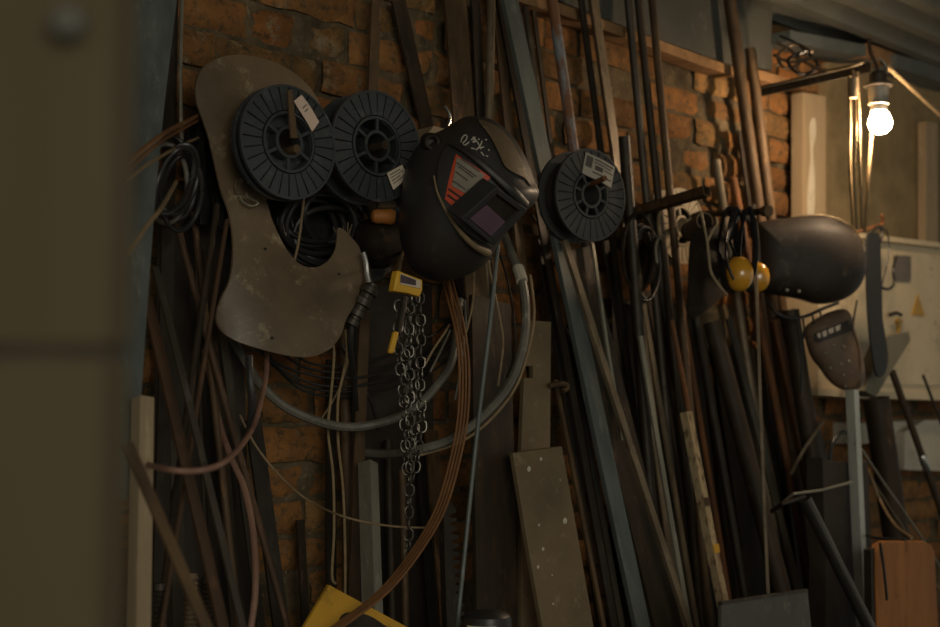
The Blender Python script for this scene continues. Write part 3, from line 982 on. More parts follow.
def draper(bvh, lift=0.0, fallback=2.5):
    last = [fallback]

    def s(x, y):
        r = ray(x, y)
        h = bvh.ray_cast(CAM, r)
        if h[0] is None:
            p = atz(x, y, last[0])
        else:
            p = h[0]; last[0] = depth(p)
        return p - r * lift, -r
    return s


def helmet():
    ol = [(472, 116), (488, 118), (501, 125), (513, 137), (523, 152), (530, 168), (535, 182), (539, 192), (535, 203), (526, 211), (515, 222), (505, 235), (497, 247), (491, 257),
          (479, 269), (463, 277), (445, 281), (428, 279), (412, 269), (403, 251), (399, 230), (400, 205), (403, 180), (409, 160), (417, 147), (428, 136), (440, 131), (452, 124), (462, 118)]
    m = dome(ol, (474, 192), 2.53, .15, p=2.2, rings=22)
    root = thing('welding_helmet', atz(450, 281, 2.53), 'dark auto-darkening welding helmet with a square visor and an orange-red sticker', 'welding helmet')
    m.build('shell', 'helmet_shell', root, angle=60)
    bv = m.bvh()
    D = lambda l: draper(bv, l)
    # front panel, raised
    fp = smp([(437, 178), (440, 157), (452, 140), (470, 134), (486, 142), (495, 158), (507, 176), (524, 196), (530, 206), (515, 220), (503, 234), (494, 246), (482, 242), (464, 230), (450, 214), (441, 196)], 3)
    fm = MB().patch(fp, D(.012), .014, 6)
    fm.build('front_panel', 'helmet_panel', root, bevel=.003, angle=60)
    # worn bead along the lower left edge of the front panel
    s = D(.012)
    bead = [(434, 176), (437, 191), (444, 207), (453, 222), (464, 236), (476, 247), (488, 253)]
    path = sm([s(x, y)[0] for x, y in bead], 6)
    n = len(path)
    MB().tube(path, [.0022 + .006 * (i / n) ** 2.2 for i in range(n)], 10).build('panel_edge', 'worn_and_lit_edge', root)['label'] = 'worn tan lower edge of the front panel'
    # brow bar over the visor
    s = D(.020)
    brow = sm([s(x, y)[0] for x, y in ((450, 143), (464, 150), (480, 162), (497, 177), (513, 192), (525, 205))], 6)
    n = len(brow)
    MB().tube(brow, [.004 + .006 * min(1, i / n * 1.2) for i in range(n)], 10, flat=.8).build('brow_bar', 'helmet_shell', root)
    # crown shell, right, lamp light in its tan colour, ending in a raised edge over the dark recess
    s = D(.008)
    MB().patch(smp([(478, 120), (490, 122.5), (503, 131), (515, 146), (525, 168), (531.5, 186), (525, 178), (514, 172.5), (505, 166), (499, 153), (490, 136)], 3), s, .010, 6).build('crown_shell', 'crown_lamplit', root, bevel=.002, angle=60)
    # visor: frame, lens
    fr = [(461, 219), (497, 187), (528, 210), (494, 246)]
    P = [D(.0)(x, y)[0] for x, y in fr]
    cen = sum(P, Vector()) / 4
    nrm = (P[2] - P[0]).cross(P[3] - P[1]).normalized()
    if nrm.dot(CAM - cen) < 0:
        nrm = -nrm
    base = cen + nrm * .030

    def plane(lift):
        def f(x, y):
            r = ray(x, y)
            return CAM + r * ((base + nrm * lift - CAM).dot(nrm) / r.dot(nrm)), nrm
        return f
    inner = [(468, 219), (497, 194), (520, 211), (492, 239)]
    m2 = MB()
    for i in range(4):
        j = (i + 1) % 4
        m2.patch([fr[i], fr[j], inner[j], inner[i]], plane(.010), .04)
    vf = m2.build('visor_frame', 'helmet_panel', root, bevel=.0015, smooth=False)
    MB().patch(inner, plane(.002), .004).build('visor_plate', 'steel_black', vf, smooth=False)
    MB().patch([(470, 219), (487, 205), (508, 224), (492, 237)], plane(.0035), .003).build('lens', 'visor_lens', vf, smooth=False)['label'] = 'dark purple glass lens'
    # sticker
    s = D(.014)
    st = MB().patch([(456, 154), (491, 177), (480, 190), (470, 200), (461, 215), (445, 199), (448, 183), (452, 167)], s, .001, 4).build('sticker', 'sticker_red', root)
    st['label'] = 'orange-red sticker with a grey printed field'
    MB().patch([(457, 157), (485, 175), (469, 195), (452, 186)], draper(bv, .0155), .001, 4).build('sticker_field', 'printed_grey', st)['label'] = 'grey field with lines of print'
    im = MB()
    sf = draper(bv, .0165)
    for a in ((457, 162, 477, 176), (459, 166, 474, 177), (456, 171, 468, 180), (453, 180, 466, 189), (462, 158, 480, 171)):
        im.patch([(a[0], a[1]), (a[2], a[3]), (a[2] - .8, a[3] + 1.1), (a[0] - .8, a[1] + 1.1)], sf, .0006, 4)
    im.build('print', 'print_ink', st)
    im = MB()
    for a in ((449, 188, 466, 200), (448, 194, 462, 204)):
        im.patch([(a[0], a[1]), (a[2], a[3]), (a[2] - 1.2, a[3] + 1.6), (a[0] - 1.2, a[1] + 1.6)], draper(bv, .0155), .0008, 4)
    im.build('black_stripe', 'steel_black', st)
    # chalk writing on the crown
    s = D(.013)
    ck = MB()
    for st_ in ([(461, 142), (462, 138), (465, 135), (467, 136), (466, 140), (463, 143), (465, 145), (469, 142)], [(471, 140), (475, 137), (473, 142), (476, 141)], [(473, 137), (478, 143), (481, 149)],
                [(482, 141), (480, 146), (476, 150)], [(471, 148), (475, 149)], [(479, 148), (484, 147)], [(481, 152), (484, 156)], [(478, 139), (479.5, 139.5)], [(485, 139.5), (487, 140)],
                [(488, 149.5), (489.5, 150.5)], [(486, 155.5), (488, 156.5)]):
        ck.tube(sm([s(x, y)[0] for x, y in st_], 4), .0012, 6)
    ck.build('chalk_writing', 'chalk', root)['label'] = 'white chalk scribble'
    # pivot knob at the left
    c = bv.find_nearest(atz(430, 141, 2.46))[0]
    ax = (CAM - c).normalized() + RGT * .15
    k = basis(ax, loc=c)
    kn = MB(); kn.lathe([(.001, .006), (.008, .006), (.009, .022), (.014, .024), (.017, .018), (.018, -.02)], k, 24)
    kn.build('pivot_knob', 'steel_black', root)


helmet()
# bright bent hook behind the helmet crown, with the tan block it sits on
hk = thing('bent_hook', at(447, 128, .12), 'small bright bent steel hook above the helmet knob', 'hook')
MB().tube(sm([at(x, y, .14) for x, y in ((444, 106), (448, 111), (450, 117), (448, 126), (445, 133))], 5), .0035, 8).build('shank', 'chrome', hk)
MB().patch([(428, 133), (434, 126), (446, 129), (444, 136), (430, 140)], flat(.15), .1).build('mounting_block', 'wood_pale', hk, smooth=False)
peg(470, 175, .22, .02, .009, 'rust_dark', 'steel peg hidden behind the helmet it carries')


def bigmask():
    ol = [(756, 226), (765, 221), (785, 218), (803, 216), (822, 216), (838, 220), (851, 228), (861, 241), (866, 258), (865, 275), (858, 289), (846, 298), (832, 303), (815, 304), (797, 299), (780, 296), (764, 293), (756, 288), (754, 258)]
    z0 = depth(at(805, 260, .24))
    m = dome(ol, (800, 262), z0, .12, p=3.1, rings=20, t=.005)
    root = thing('welding_mask', at(805, 304, .24), 'big smooth dark brown welding mask lying sideways before the pale cabinet', 'welding mask')
    m.build('shell', 'mask_fibre', root, angle=60)
    bv = m.bvh()
    s = draper(bv, .001, z0)
    # light rim along the top, the lamp's light put into its colour
    MB().tube(sm([atz(x, y, z0) for x, y in ((790, 218), (806, 215.5), (824, 215.5), (840, 220), (853, 229), (863, 243))], 5), .0025, 8).build('rim', 'worn_and_lit_edge', root)['label'] = 'light rim coloured as lit by the lamp'
    for px, py in ((787, 290), (799, 291)):
        c = s(px, py)[0]
        MB().lathe([(.001, .004), (.004, .003), (.006, 0)], basis(CAM - c, loc=c), 12).build('rivet', 'steel_light', root)


bigmask()


def holed_mask():
    ol = [(804, 330), (809, 323), (820, 316), (832, 311), (844, 309), (851, 315), (855, 330), (860, 345), (864, 362), (865, 378), (860, 388), (850, 391), (838, 388), (828, 380), (820, 369), (811, 357), (806, 343)]
    z0 = depth(at(838, 350, .30))
    m = dome(ol, (838, 350), z0, .05, p=2.4, rings=14)
    root = thing('face_mask', at(838, 391, .30), 'brown pointed mask with a slotted window and rivets below the big dark mask', 'welding mask')
    m.build('shell', 'mask_brown', root, angle=60)
    bv = m.bvh()
    sl = draper(bv, .003, z0)
    wf = MB().patch([(814, 333), (848, 320), (854, 325), (852, 331), (818, 343), (814, 341)], sl, .006, 5).build('window_frame', 'mask_fibre', root, bevel=.001)
    for q in ([(817, 334), (820, 332.5), (821, 337), (818.5, 338)], [(822, 332), (826.5, 330), (827, 335.5), (823.5, 337)], [(828, 329.5), (833.5, 327), (834, 332), (829.5, 334)], [(835, 326.8), (840.5, 324.2), (840, 329.5), (836.5, 331.5)]):
        MB().patch(q, draper(bv, .0045, z0), .002).build('window_slot', 'paper', wf, smooth=False)['label'] = 'light slot of the window'
    MB().tube(sm([draper(bv, .004, z0)(x, y)[0] for x, y in ((852, 328), (858, 345), (860, 362), (858, 386))], 5), .002, 6).build('edge_seam', 'rust_mid', root)
    for px, py in ((825, 353), (830, 368), (841, 364), (843, 375), (833, 345), (849, 362), (845, 386), (844, 347)):
        c = draper(bv, .001, z0)(px, py)[0]
        MB().lathe([(.001, .003), (.003, .002), (.0045, 0)], basis(CAM - c, loc=c), 10).build('rivet', 'steel_light', root)
    c = draper(bv, .004, z0)(850, 324)[0]
    MB().lathe([(.001, .006), (.006, .006), (.007, 0)], basis(CAM - c, loc=c), 12).build('stud', 'steel_black', root)


holed_mask()


# ------------------------------------------------------------------ cables, hoses, ropes
def cable(name, pts, w, mat, label, cat='cable', group=None, n=8, seg=8, closed=False):
    P = [at(*p) for p in pts]
    mid = P[len(P) // 2]
    r = px2m(w, mid) / 2
    o = MB().tube(sm(P, n, closed), r, seg, closed).build(name, mat)
    return tag(o, label, cat, group)


cable('rubber_hose', [(232, 338, .07), (246, 362, .09), (262, 386, .13), (287, 408, .16), (323, 423, .18), (353, 427, .18), (383, 422, .2), (412, 410, .2), (438, 384, .2), (453, 357, .19), (460, 300, .14)], 9, 'grey_hose',
      'thick grey hose sagging from under the fibre shield to behind the chain', 'hose')
cable('rubber_hose', [(340, 450, .05), (385, 454, .14), (425, 448, .25), (455, 437, .27), (483, 416, .28), (508, 387, .285), (521, 355, .285), (526, 320, .27), (523, 285, .25), (512, 255, .2), (500, 225, .13)], 9, 'grey_hose',
      'thick grey hose looping under the helmet, right of the chain', 'hose')
cable('thin_cable', [(420, 455, .24), (458, 443, .27), (488, 422, .285), (514, 390, .29), (527, 355, .29), (534, 315, .27), (530, 275, .22)], 3, 'tan_cable', 'thin tan cable following the outside of the right grey hose')
tag(MB().tube([at(518, 268, .224), at(522, 281, .247)], px2m(12, at(517, 275, .24)) / 2, 10).build('pale_hose_band', 'white_board'), 'pale band around the right grey hose below the helmet', 'tape')  # short pale band around the hose
for k in range(4):
    dx = -4.8 + 3.2 * k
    cable('brown_cable', [(440 + dx * .8, 250, .10 + .0065 * k), (450 + dx, 290, .20 + .0065 * k), (459 + dx, 325, .26 + .0065 * k), (464 + dx, 365, .29 + .0065 * k), (463 + dx, 415, .31 + .0065 * k), (455 + dx, 460, .32 + .0065 * k), (440 + dx, 510, .335 + .0065 * k), (415 + dx, 553, .36 + .0065 * k), (385 + dx, 590, .40 + .0065 * k), (350 + dx, 618, .42 + .0065 * k), (310 + dx, 645, .43 + .0065 * k)],
          2.7, 'brown_cable', 'one of the brown cables sweeping down side by side before the chain end', group='brown cables sweeping down from the helmet')
cable('thin_cable', [(240, 415, .12), (256, 446, .14), (280, 476, .16), (308, 500, .17), (345, 517, .28), (390, 526, .3), (432, 528, .30)], 2.2, 'tan_cable', 'thin slack cable running across the bricks to the brown cables')
cable('hose', [(205, 350, .08), (212, 385, .11), (220, 425, .14), (230, 455, .18), (243, 485, .21), (251, 518, .24), (255, 555, .27), (255, 595, .3), (249, 640, .32)], 6.5, 'pink_hose', 'pinkish hose hanging down right of the slanting dark bars', 'hose')
cable('hose', [(140, 462, .32), (165, 469, .5), (195, 471, .53), (221, 464, .52), (240, 447, .4), (254, 425, .30), (261, 400, .25), (266, 375, .2), (267, 345, .12)], 6, 'pink_hose', 'pinkish hose looping across in front of the slanting dark bars', 'hose')
cable('rubber_strap', [(249, 356, .26), (250, 380, .27), (252, 400, .27), (251, 420, .26), (249, 434, .25)], 8, 'black_rubber', 'black drop-shaped rubber strap end below the fibre shield', 'strap')
cable('beige_rope', [(329, 330, .12), (334, 352, .13), (331, 395, .14), (328, 430, .14), (333, 475, .15), (334, 530, .16), (332, 575, .17), (336, 584, .18)], 2.8, 'beige_rope', 'left one of two beige ropes hanging below the fibre shield', 'rope')
cable('beige_rope', [(345, 330, .12), (347, 352, .13), (343, 375, .14), (338, 400, .14), (338, 440, .14), (343, 490, .15), (345, 550, .16), (345, 600, .18)], 2.8, 'beige_rope', 'right one of two beige ropes hanging below the fibre shield', 'rope')
cable('thin_cable', [(352, 330, .10), (347, 365, .11), (336, 395, .115), (322, 418, .11)], 2, 'tan_cable', 'thin tan cord crossing to the left behind the two ropes')
cable('thin_cable', [(342, 345, .08), (356, 372, .09), (370, 400, .1), (378, 430, .09)], 3, 'black_rubber', 'short black cable slanting down right behind the two ropes')
g = 'thin dark cables sagging between the shield and the chain'
for k, (y0, y1, y2, o) in enumerate(((352, 378, 362, .10), (356, 386, 368, .105), (362, 391, 372, .09), (345, 372, 356, .085), (370, 396, 380, .08), (338, 366, 344, .075))):
    cable('thin_cable', [(246 + 5 * k, y0 - 20, o - .03), (268 + 4 * k, y0 + 6, o), (310, y1 - 3, o + .02), (355, y1, o + .02), (398, y2 + 6, o + .01), (440, y2 - 14, o - .02), (462 + k * 2, y2 - 50, o - .03)], 2.6, 'black_rubber',
          'one of the thin dark cables sagging side by side between the fibre shield and chain', group=g)
g = 'brown and tan strands hanging below the helmet'
for k, (pts, mt, lb) in enumerate([
    ([(446, 270, .2), (452, 300, .23), (456, 330, .24), (463, 372, .25)], 'brown_cable', 'short brown strand just left of the brown cables under the helmet'),
    ([(474, 270, .2), (473, 300, .22), (468, 325, .23), (462, 345, .235)], 'tan_cable', 'tan strand curving down to the brown cables under the helmet'),
    ([(488, 260, .2), (494, 290, .22), (500, 320, .23), (503, 345, .23), (498, 386, .23)], 'tan_cable', 'tan cable bowing right beside the thin blue-grey rod'),
    ([(498, 250, .16), (506, 275, .2), (513, 310, .24), (515, 350, .25), (507, 378, .25)], 'steel_black', 'black cable bowing inside the right grey hose'),
    ([(425, 365, .2), (433, 350, .21), (443, 335, .21), (449, 325, .2)], 'tan_cable', 'short tan cable rising to the right of the chain'),
    ([(430, 372, .2), (440, 352, .2), (450, 330, .19)], 'grey_hose', 'short grey cable rising to the right of the chain'),
    ([(465, 300, .16), (466, 330, .17), (461, 365, .17), (455, 400, .16)], 'grey_hose', 'pale grey cable end behind the brown cables'),
    ([(531, 215, .08), (543, 235, .09), (544, 262, .09), (540, 300, .08)], 'black_rubber', 'black cable bowing behind the left edge of the blue-grey bar')]):
    cable('loose_cable', pts, 2.4, mt, lb)

# left: brown cables and the dark coil
cable('brown_cable', [(205, 112, .10), (188, 121, .20), (165, 133, .38), (140, 152, .45), (118, 175, .50)], 5, 'brown_cable', 'upper brown cable leaving the black cloth towards the left')
cable('brown_cable', [(205, 117, .10), (186, 127, .20), (162, 141, .38), (138, 161, .44), (115, 190, .48)], 3.5, 'brown_cable', 'brown cable just under the upper one at the black cloth')
cable('brown_cable', [(198, 138, .12), (180, 146, .20), (160, 157, .38), (140, 170, .44), (116, 192, .48)], 3.5, 'tan_cable', 'lower tan brown cable left of the black cloth')
cable('grey_cable', [(176, 182, .24), (162, 207, .42), (146, 227, .47), (128, 255, .50)], 5, 'tan_cable', 'short tan cable running down left behind the wooden post')
rc = random.Random(4)
coil = thing('cable_coil', at(176, 175, .2), 'grey-black coil of cable hanging left of the black cloth', 'cable coil')
for k in range(6):
    o = .17 + .014 * k
    sx, sy = 1 - .06 * k, 1 - .05 * k
    cx, cy = 174 + rc.uniform(-9, 9), 186 + rc.uniform(-12, 12)
    P = [at(cx + math.cos(a) * 24 * sx + math.sin(a) * (6 - k * 3), cy + math.sin(a) * 44 * sy, o + .012 * math.sin(a * 2 + k)) for a in [i * 2 * PI / 10 for i in range(10)]]
    MB().tube(sm(P, 5, True), .0045, 8, True).build('turn', 'black_rubber' if k != 2 else 'grey_hose', coil)
# black cloth behind the shield's neck
clo = smp([(189, 128), (200, 118), (214, 116), (228, 130), (236, 170), (240, 215), (236, 250), (224, 232), (212, 222), (202, 225), (193, 210), (190, 170)], 4)
tag(MB().patch(clo, lambda x, y: (at(x, y, .10 + .02 * math.sin(x * .35) + .012 * math.sin(x * .8 + y * .05)), Vector((0, -1, 0))), .012, 4).build('black_cloth', 'black_cloth', angle=60),
    'black cloth hanging folded behind the neck of the fibre shield', 'cloth')
# black cable coil under the two left spools
coil = thing('cable_coil', at(312, 235, .12), 'glossy black cable coil hanging in the opening of the fibre shield', 'cable coil')
for k in range(14):
    o = .05 + .009 * (k % 8)
    cx, cy = 318 + rc.uniform(-14, 14), 226 + rc.uniform(-12, 12)
    ra, rb_ = rc.uniform(24, 46), rc.uniform(22, 40)
    P = [at(cx + math.cos(a) * ra, cy + math.sin(a) * rb_, o + .010 * math.sin(a * 2 + k)) for a in [i * 2 * PI / 10 for i in range(10)]]
    MB().tube(sm(P, 5, True), .0055, 8, True).build('turn', 'black_rubber', coil)
gap_outline = smp([(255, 196), (280, 200), (330, 196), (395, 192), (402, 225), (397, 262), (372, 282), (345, 262), (320, 276), (290, 272), (262, 240)], 4)  # added black backing that stands in for the dark gap here
tag(MB().patch(gap_outline, lambda x, y: (at(x, y, .028 + .012 * noise.noise(Vector((x * .06, y * .06, 7)))), Vector((0, -1, 0))), .008, 6).build('gap_shade_backing', 'black_rubber', angle=60),
    'added creased black sheet for the dark gap behind the black cable coil', 'added sheet')
tag(MB().patch(smp([(366, 226), (380, 217), (396, 219), (403, 238), (398, 258), (386, 268), (374, 262), (366, 246)], 4), lambda x, y: (at(x, y, .15 + .05 * max(0, 1 - ((x - 384) ** 2 + (y - 242) ** 2) / 700)), Vector((0, -1, 0))), .03, 4).build('work_glove', 'leather', angle=60),
    'crumpled dark glove stuffed between the orange handle and the helmet', 'glove')
# stick seen through the shield opening, thin wires above the lobe
cable('thin_stick', [(304, 196, .13), (301, 224, .135), (298, 245, .14), (294, 262, .145)], 2.8, 'tan_cable', 'thin tan stick seen through the opening of the fibre shield', 'stick')
wi = thing('wire_brush', at(342, 238, .15), 'small fan of thin wires sticking up from the right lobe of the fibre shield', 'wires')
for k, (x, y) in enumerate(((333, 227), (337, 231), (343, 226), (348, 222), (352, 224), (350, 229), (345, 230))):
    MB().tube(sm([at(344 + (k - 3) * 1.2, 246, .15), at((x + 344) / 2 + k % 2, 238, .155), at(x, y, .16)], 4), .0012, 6).build('wire', 'steel_tan', wi)

# orange wooden handle with grey ferrule
hd = thing('tool_handle', at(382, 216, .18), 'orange wooden tool handle with a grey ferrule under the second spool', 'tool handle')
ax = at(394, 217, .20) - at(371, 216, .18)
k = basis(ax, loc=at(371, 216, .18))
Lh = ax.length
MB().lathe([(.006, 0), (.012, .003), (.015, .012), (.014, Lh * .5), (.016, Lh * .85), (.013, Lh)], k, 16).build('grip', 'orange_wood', hd)
MB().tube([at(377, 204, .17), at(394, 206, .18)], .010, 14).build('ferrule', 'steel_tan', hd)

# ribbed metal connector with lever, right of the shield
cn = thing('torch_connector', at(364, 300, .2), 'ribbed black and steel hose connector beside the right lobe of the fibre shield', 'connector')
a0, a1 = at(351, 325, .2), at(373, 284, .22)
k = basis(a1 - a0, loc=a0)
L = (a1 - a0).length
MB().lathe([(.006, 0), (.013, 0), (.013, L * .12), (.010, L * .14), (.010, L * .2), (.015, L * .22), (.015, L * .34), (.011, L * .36), (.011, L * .45), (.017, L * .48), (.018, L * .62), (.013, L * .65), (.013, L * .74), (.019, L * .77), (.019, L * .9), (.012, L * .93), (.012, L)], k, 20).build('ribbed_body', 'steel_dark', cn)
MB().tube(sm([at(x, y, .23) for x, y in ((363, 252), (366, 262), (367, 272), (369, 282))], 4), .0055, 8).build('lever', 'chrome', cn)
MB().tube(sm([at(x, y, o) for x, y, o in ((352, 322, .2), (350, 345, .19), (354, 380, .15), (357, 430, .09))], 5), .006, 8).build('hose', 'black_rubber', cn)

# ------------------------------------------------------------------ the chain hoist
ho = thing('chain_hoist', at(408, 300, .33), 'yellow chain hoist hanging below the helmet with a bundle of steel chain', 'chain hoist')
fo = lambda o: (lambda x, y: (at(x, y, o), Vector((0, -1, 0))))
hs = MB().patch([(394, 291), (398, 270), (402, 272), (423, 280), (423, 290), (420, 297), (407, 293)], fo(.345), .018).build('housing', 'yellow_hoist', ho, bevel=.003)
MB().patch([(401, 273.5), (421, 281), (420.5, 288.5), (400.5, 284)], fo(.3475), .002).build('name_plate', 'paper', hs)['label'] = 'white and dark printed plate'
MB().patch([(401.5, 274.5), (416, 280), (416, 285.5), (401, 282.5)], fo(.349), .002).build('print', 'print_dark', hs)
MB().tube(sm([at(x, y, o) for x, y, o in ((398, 275, .335), (400, 263, .25), (402, 252, .17), (403, 240, .12))], 4), .004, 8).build('hanger', 'worn_and_lit_edge', ho)
MB().tube([at(405, 297, .34), at(398, 334, .35)], .006, 10).build('lever', 'steel_black', ho)
MB().patch([(395, 331), (399.5, 332), (394, 354), (389.5, 353)], fo(.36), .008).build('lever_grip', 'yellow_hoist', ho, bevel=.003)['label'] = 'yellow lever grip'
zc = depth(at(408, 420, .33))
u = zc / F
# one link
ph = 5.1 * u / 1.0
lk = MB()
ll, lw = 6.0 * u, 4.6 * u
lk.tube([Vector((math.cos(a) * lw, 0, math.sin(a) * lw + (ll - lw) * (1 if math.sin(a) > 1e-6 else -1 if math.sin(a) < -1e-6 else 0))) for a in [i * 2 * PI / 16 for i in range(16)]], .95 * u, 7, True)
proto = None
strands = [([(399, 306, .33), (398, 340, .33), (401, 375, .335), (404, 404, .335)], 0), ([(410, 298, .325), (409, 345, .33), (410, 400, .335), (410, 455, .34), (409, 510, .335), (408, 556, .33)], 1),
           ([(420, 298, .32), (421, 340, .325), (420, 385, .33), (422, 425, .335), (417, 458, .335), (413, 480, .335)], 2), ([(404, 302, .315), (405, 360, .32), (404, 415, .322), (407, 470, .325)], 3),
           ([(415, 300, .31), (414, 360, .315), (415, 420, .32), (411, 462, .32)], 4)]
for pts, sd in strands:
    P = sm([at(*p) for p in pts], 24)
    acc, i, k = 0, 0, 0
    step = 9.8 * u
    pos, d0 = [P[0]], 0
    for a, b_ in zip(P, P[1:]):
        d0 += (b_ - a).length
        if d0 >= step:
            pos.append(b_); d0 = 0
    for k, p in enumerate(pos):
        q = pos[min(k + 1, len(pos) - 1)] - pos[max(k - 1, 0)]
        ang = .3 * math.sin(k * 1.7 + sd) + (PI / 2 if (k + sd) % 2 else 0) - PI / 4 + .25
        rot = basis(q * -1, Vector((math.sin(ang), -math.cos(ang), 0))).to_euler()
        if proto is None:
            proto = lk.build('chain_link', 'chain_metal', ho, origin=Vector((0, 0, 0)))
            o = proto
        else:
            o = proto.copy(); COL.objects.link(o); o.parent = ho
        o.location = p - ho.location
        o.rotation_euler = rot

# ------------------------------------------------------------------ centre bottom: plates, rack, bottle
rp = thing('rusty_plate', at(536, 447, .2), 'upright rusty brown plate with a notch and a small hook tab', 'plate')
MB().patch([(527, 320), (551, 322), (550, 450), (548, 627), (521, 627), (521, 452), (524, 378), (533, 378), (533, 366), (524.5, 366)], lambda x, y: (at(x, y, .17 + (y - 320) * .00035), Vector((0, -1, 0))), .01).build('plate_body', 'plate_brown', rp, smooth=False)
MB().tube(sm([at(x, y, .2) for x, y in ((549, 386), (558, 384), (565, 384), (567, 388), (563, 391))], 5), .006, 8).build('hook_tab', 'rust_mid', rp)
fp = MB().patch([(513, 453), (562, 446), (577, 530), (596, 640), (626, 800), (588, 800), (545, 640), (528, 545)], lambda x, y: (at(x, y, .27 + (y - 447) * .00042), Vector((0, -1, 0))), .012).build('steel_plate', 'plate_brown', smooth=False, bevel=.0015)
tag(fp, 'brown steel plate with white specks leaning in front, lowest in the middle', 'plate')
for k, (x, y, r) in enumerate(((541, 459, .004), (529, 469, .006), (539, 525, .003), (565, 521, .007), (543, 549, .004), (538, 567, .004), (553, 604, .003), (560, 480, .002), (552, 575, .002))):
    p = at(x, y, .271 + (y - 447) * .00042)
    MB().lathe([(.0008, .0012), (r * .8, .001), (r, 0)], basis(Vector((.05 * k % 1 * .1, -1, 0)), loc=p), 9).build('paint_splash', 'white_board', fp)
rk = thing('toothed_rack', at(452, 627, .2), 'dark toothed steel rack standing left of the thin blue-grey rod', 'toothed rack')
tp = [(443, 500), (452, 503)]
for i in range(17):
    y = 510 + i * 8.5
    tp += [(456 + i * .7, y), (456 + i * .7, y + 2.5), (449.5 + i * .7, y + 5), (449.5 + i * .7, y + 7)]
tp += [(462, 662), (448, 662)]
MB().patch(tp, lambda x, y: (at(x, y, .22 + (y - 500) * .0004), Vector((0, -1, 0))), .014).build('rack_bar', 'steel_black', rk, smooth=False)
# black bottle with white label at the bottom edge
c = at(487, 640, .5)
c0 = Vector((c.x, c.y, 0))
hgt = at(487, 612, .5).z
rr = px2m(25, c)
bt = thing('gas_cylinder', c0, 'round-shouldered black cylinder with a white label at the bottom edge of the picture', 'cylinder')
MB().lathe([(rr * .9, 0), (rr, .01), (rr, hgt - .014), (rr * .95, hgt - .006), (rr * .8, hgt - .001), (rr * .4, hgt + .003), (.001, hgt + .004)], Matrix.Translation(c0), 32).build('body', 'black_rubber', bt)
lb = MB()
vd = Vector((CAM.x - c.x, CAM.y - c.y, 0)).normalized()
a0 = math.atan2(vd.y, vd.x) - .25
lb.sector(rr * .9, rr + .0012, a0 - .62, a0 + .62, hgt - .13, hgt - .018, Matrix.Translation(c0), 12)
lo = lb.build('paper_label', 'paper', bt, smooth=False); lo['label'] = 'white printed label'
pr = MB()
for k in range(5):
    pr.sector(rr, rr + .0018, a0 - .5, a0 + .5, hgt - .034 - k * .015, hgt - .031 - k * .015, Matrix.Translation(c0), 10)
for k in range(5):
    pr.sector(rr, rr + .0018, a0 - .5 + k * .25, a0 - .485 + k * .25, hgt - .1, hgt - .028, Matrix.Translation(c0), 2)
pr.build('print', 'print_ink', lo, smooth=False)

# yellow sheet, bottom left of the centre
ys = tag(MB().patch([(329, 585), (420, 634), (450, 660), (450, 1000), (250, 1000), (268, 690), (300, 634)], lambda x, y: (at(x, y, .34 + (y - 585) * .0006), Vector((0, -1, 0))), .006).build('yellow_sheet', 'yellow_paint', smooth=False),
         'yellow painted metal sheet with a dark stain, its corner showing at the bottom', 'metal sheet')
MB().patch(smp([(340, 618), (350, 612), (368, 615), (383, 624), (392, 632), (370, 640), (342, 634)], 3), lambda x, y: (at(x, y, .341 + (y - 585) * .0006), Vector((0, -1, 0))), .0008, 8).build('dark_stain', 'steel_black', ys)


def threaded(px, py, wpx, off, mat, label):
    c = at(px, py, off)
    r = px2m(wpx, c) / 2
    e = thing('threaded_rod', Vector((c.x, c.y, 0)), label, 'threaded rod')
    prof = [(r * .8, 0)]
    z = .6
    while z < c.z - .006:
        prof += [(r * .78, z), (r, z + .004)]
        z += .008
    prof += [(r * .8, c.z), (.001, c.z)]
    MB().lathe(prof, Matrix.Translation((c.x, c.y, 0)), 18).build('shaft', mat, e)


threaded(160, 583, 16, .34, 'steel_dark', 'leftmost of three ribbed threaded rods at the bottom left corner')
threaded(191, 573, 15, .22, 'steel_tan', 'middle one of three ribbed threaded rods, paler and taller')
threaded(208, 578, 16, .18, 'rust_dark', 'rightmost of three ribbed threaded rods, rusty, beside the slanting bars')

# ------------------------------------------------------------------ left: steel plate and the near post
st = tag(MB().patch([(90, -40), (180, -40), (177, 0), (165, 100), (156, 190), (149, 283), (141, 400), (136, 500), (100, 500)], lambda x, y: (at(x, y, .22 + (y) * .0003), Vector((0, -1, 0))), .008, 40).build('steel_plate', 'steel_blue', smooth=False),
         'blue-grey steel plate with a tapering edge between the near post and the bricks', 'plate')


def near_post():
    z = .62
    dp = .05
    pr = atz(131, 320, z + dp)
    wd = .16
    X = Vector((RGT.x, RGT.y, 0)); Y = Vector((FWD.x, FWD.y, 0)).normalized()
    c = pr - X * wd / 2 - Y * dp
    ang = math.atan2(X.y, X.x)
    M_ = Matrix.Translation((c.x, c.y, 0)) @ Matrix.Rotation(ang, 4, 'Z')
    e = thing('timber_post', Vector((c.x, c.y, 0)), 'big blurred olive timber post filling the left edge close by', 'post')
    zj = atz(60, 352, z).z
    MB().box((wd, dp, zj - .003), M_ @ Matrix.Translation((0, dp / 2, (zj - .003) / 2))).build('lower_length', 'wood_olive', e, smooth=False, bevel=.003)
    MB().box((wd, dp, 2.6 - zj - .003), M_ @ Matrix.Translation((0.001, dp / 2, (2.6 + zj + .003) / 2))).build('upper_length', 'wood_olive', e, smooth=False, bevel=.003)
    MB().box((wd - .006, dp - .008, .02), M_ @ Matrix.Translation((0, dp / 2, zj))).build('joint', 'rust_dark', e, smooth=False)
    p = atz(68, 22, z)
    MB().lathe([(.0005, .006), (.006, .005), (.0085, .001), (.0085, -.004)], basis(-Y, loc=p - Y * .0), 16).build('bolt', 'panel_grey', e)
    return e


near_post()

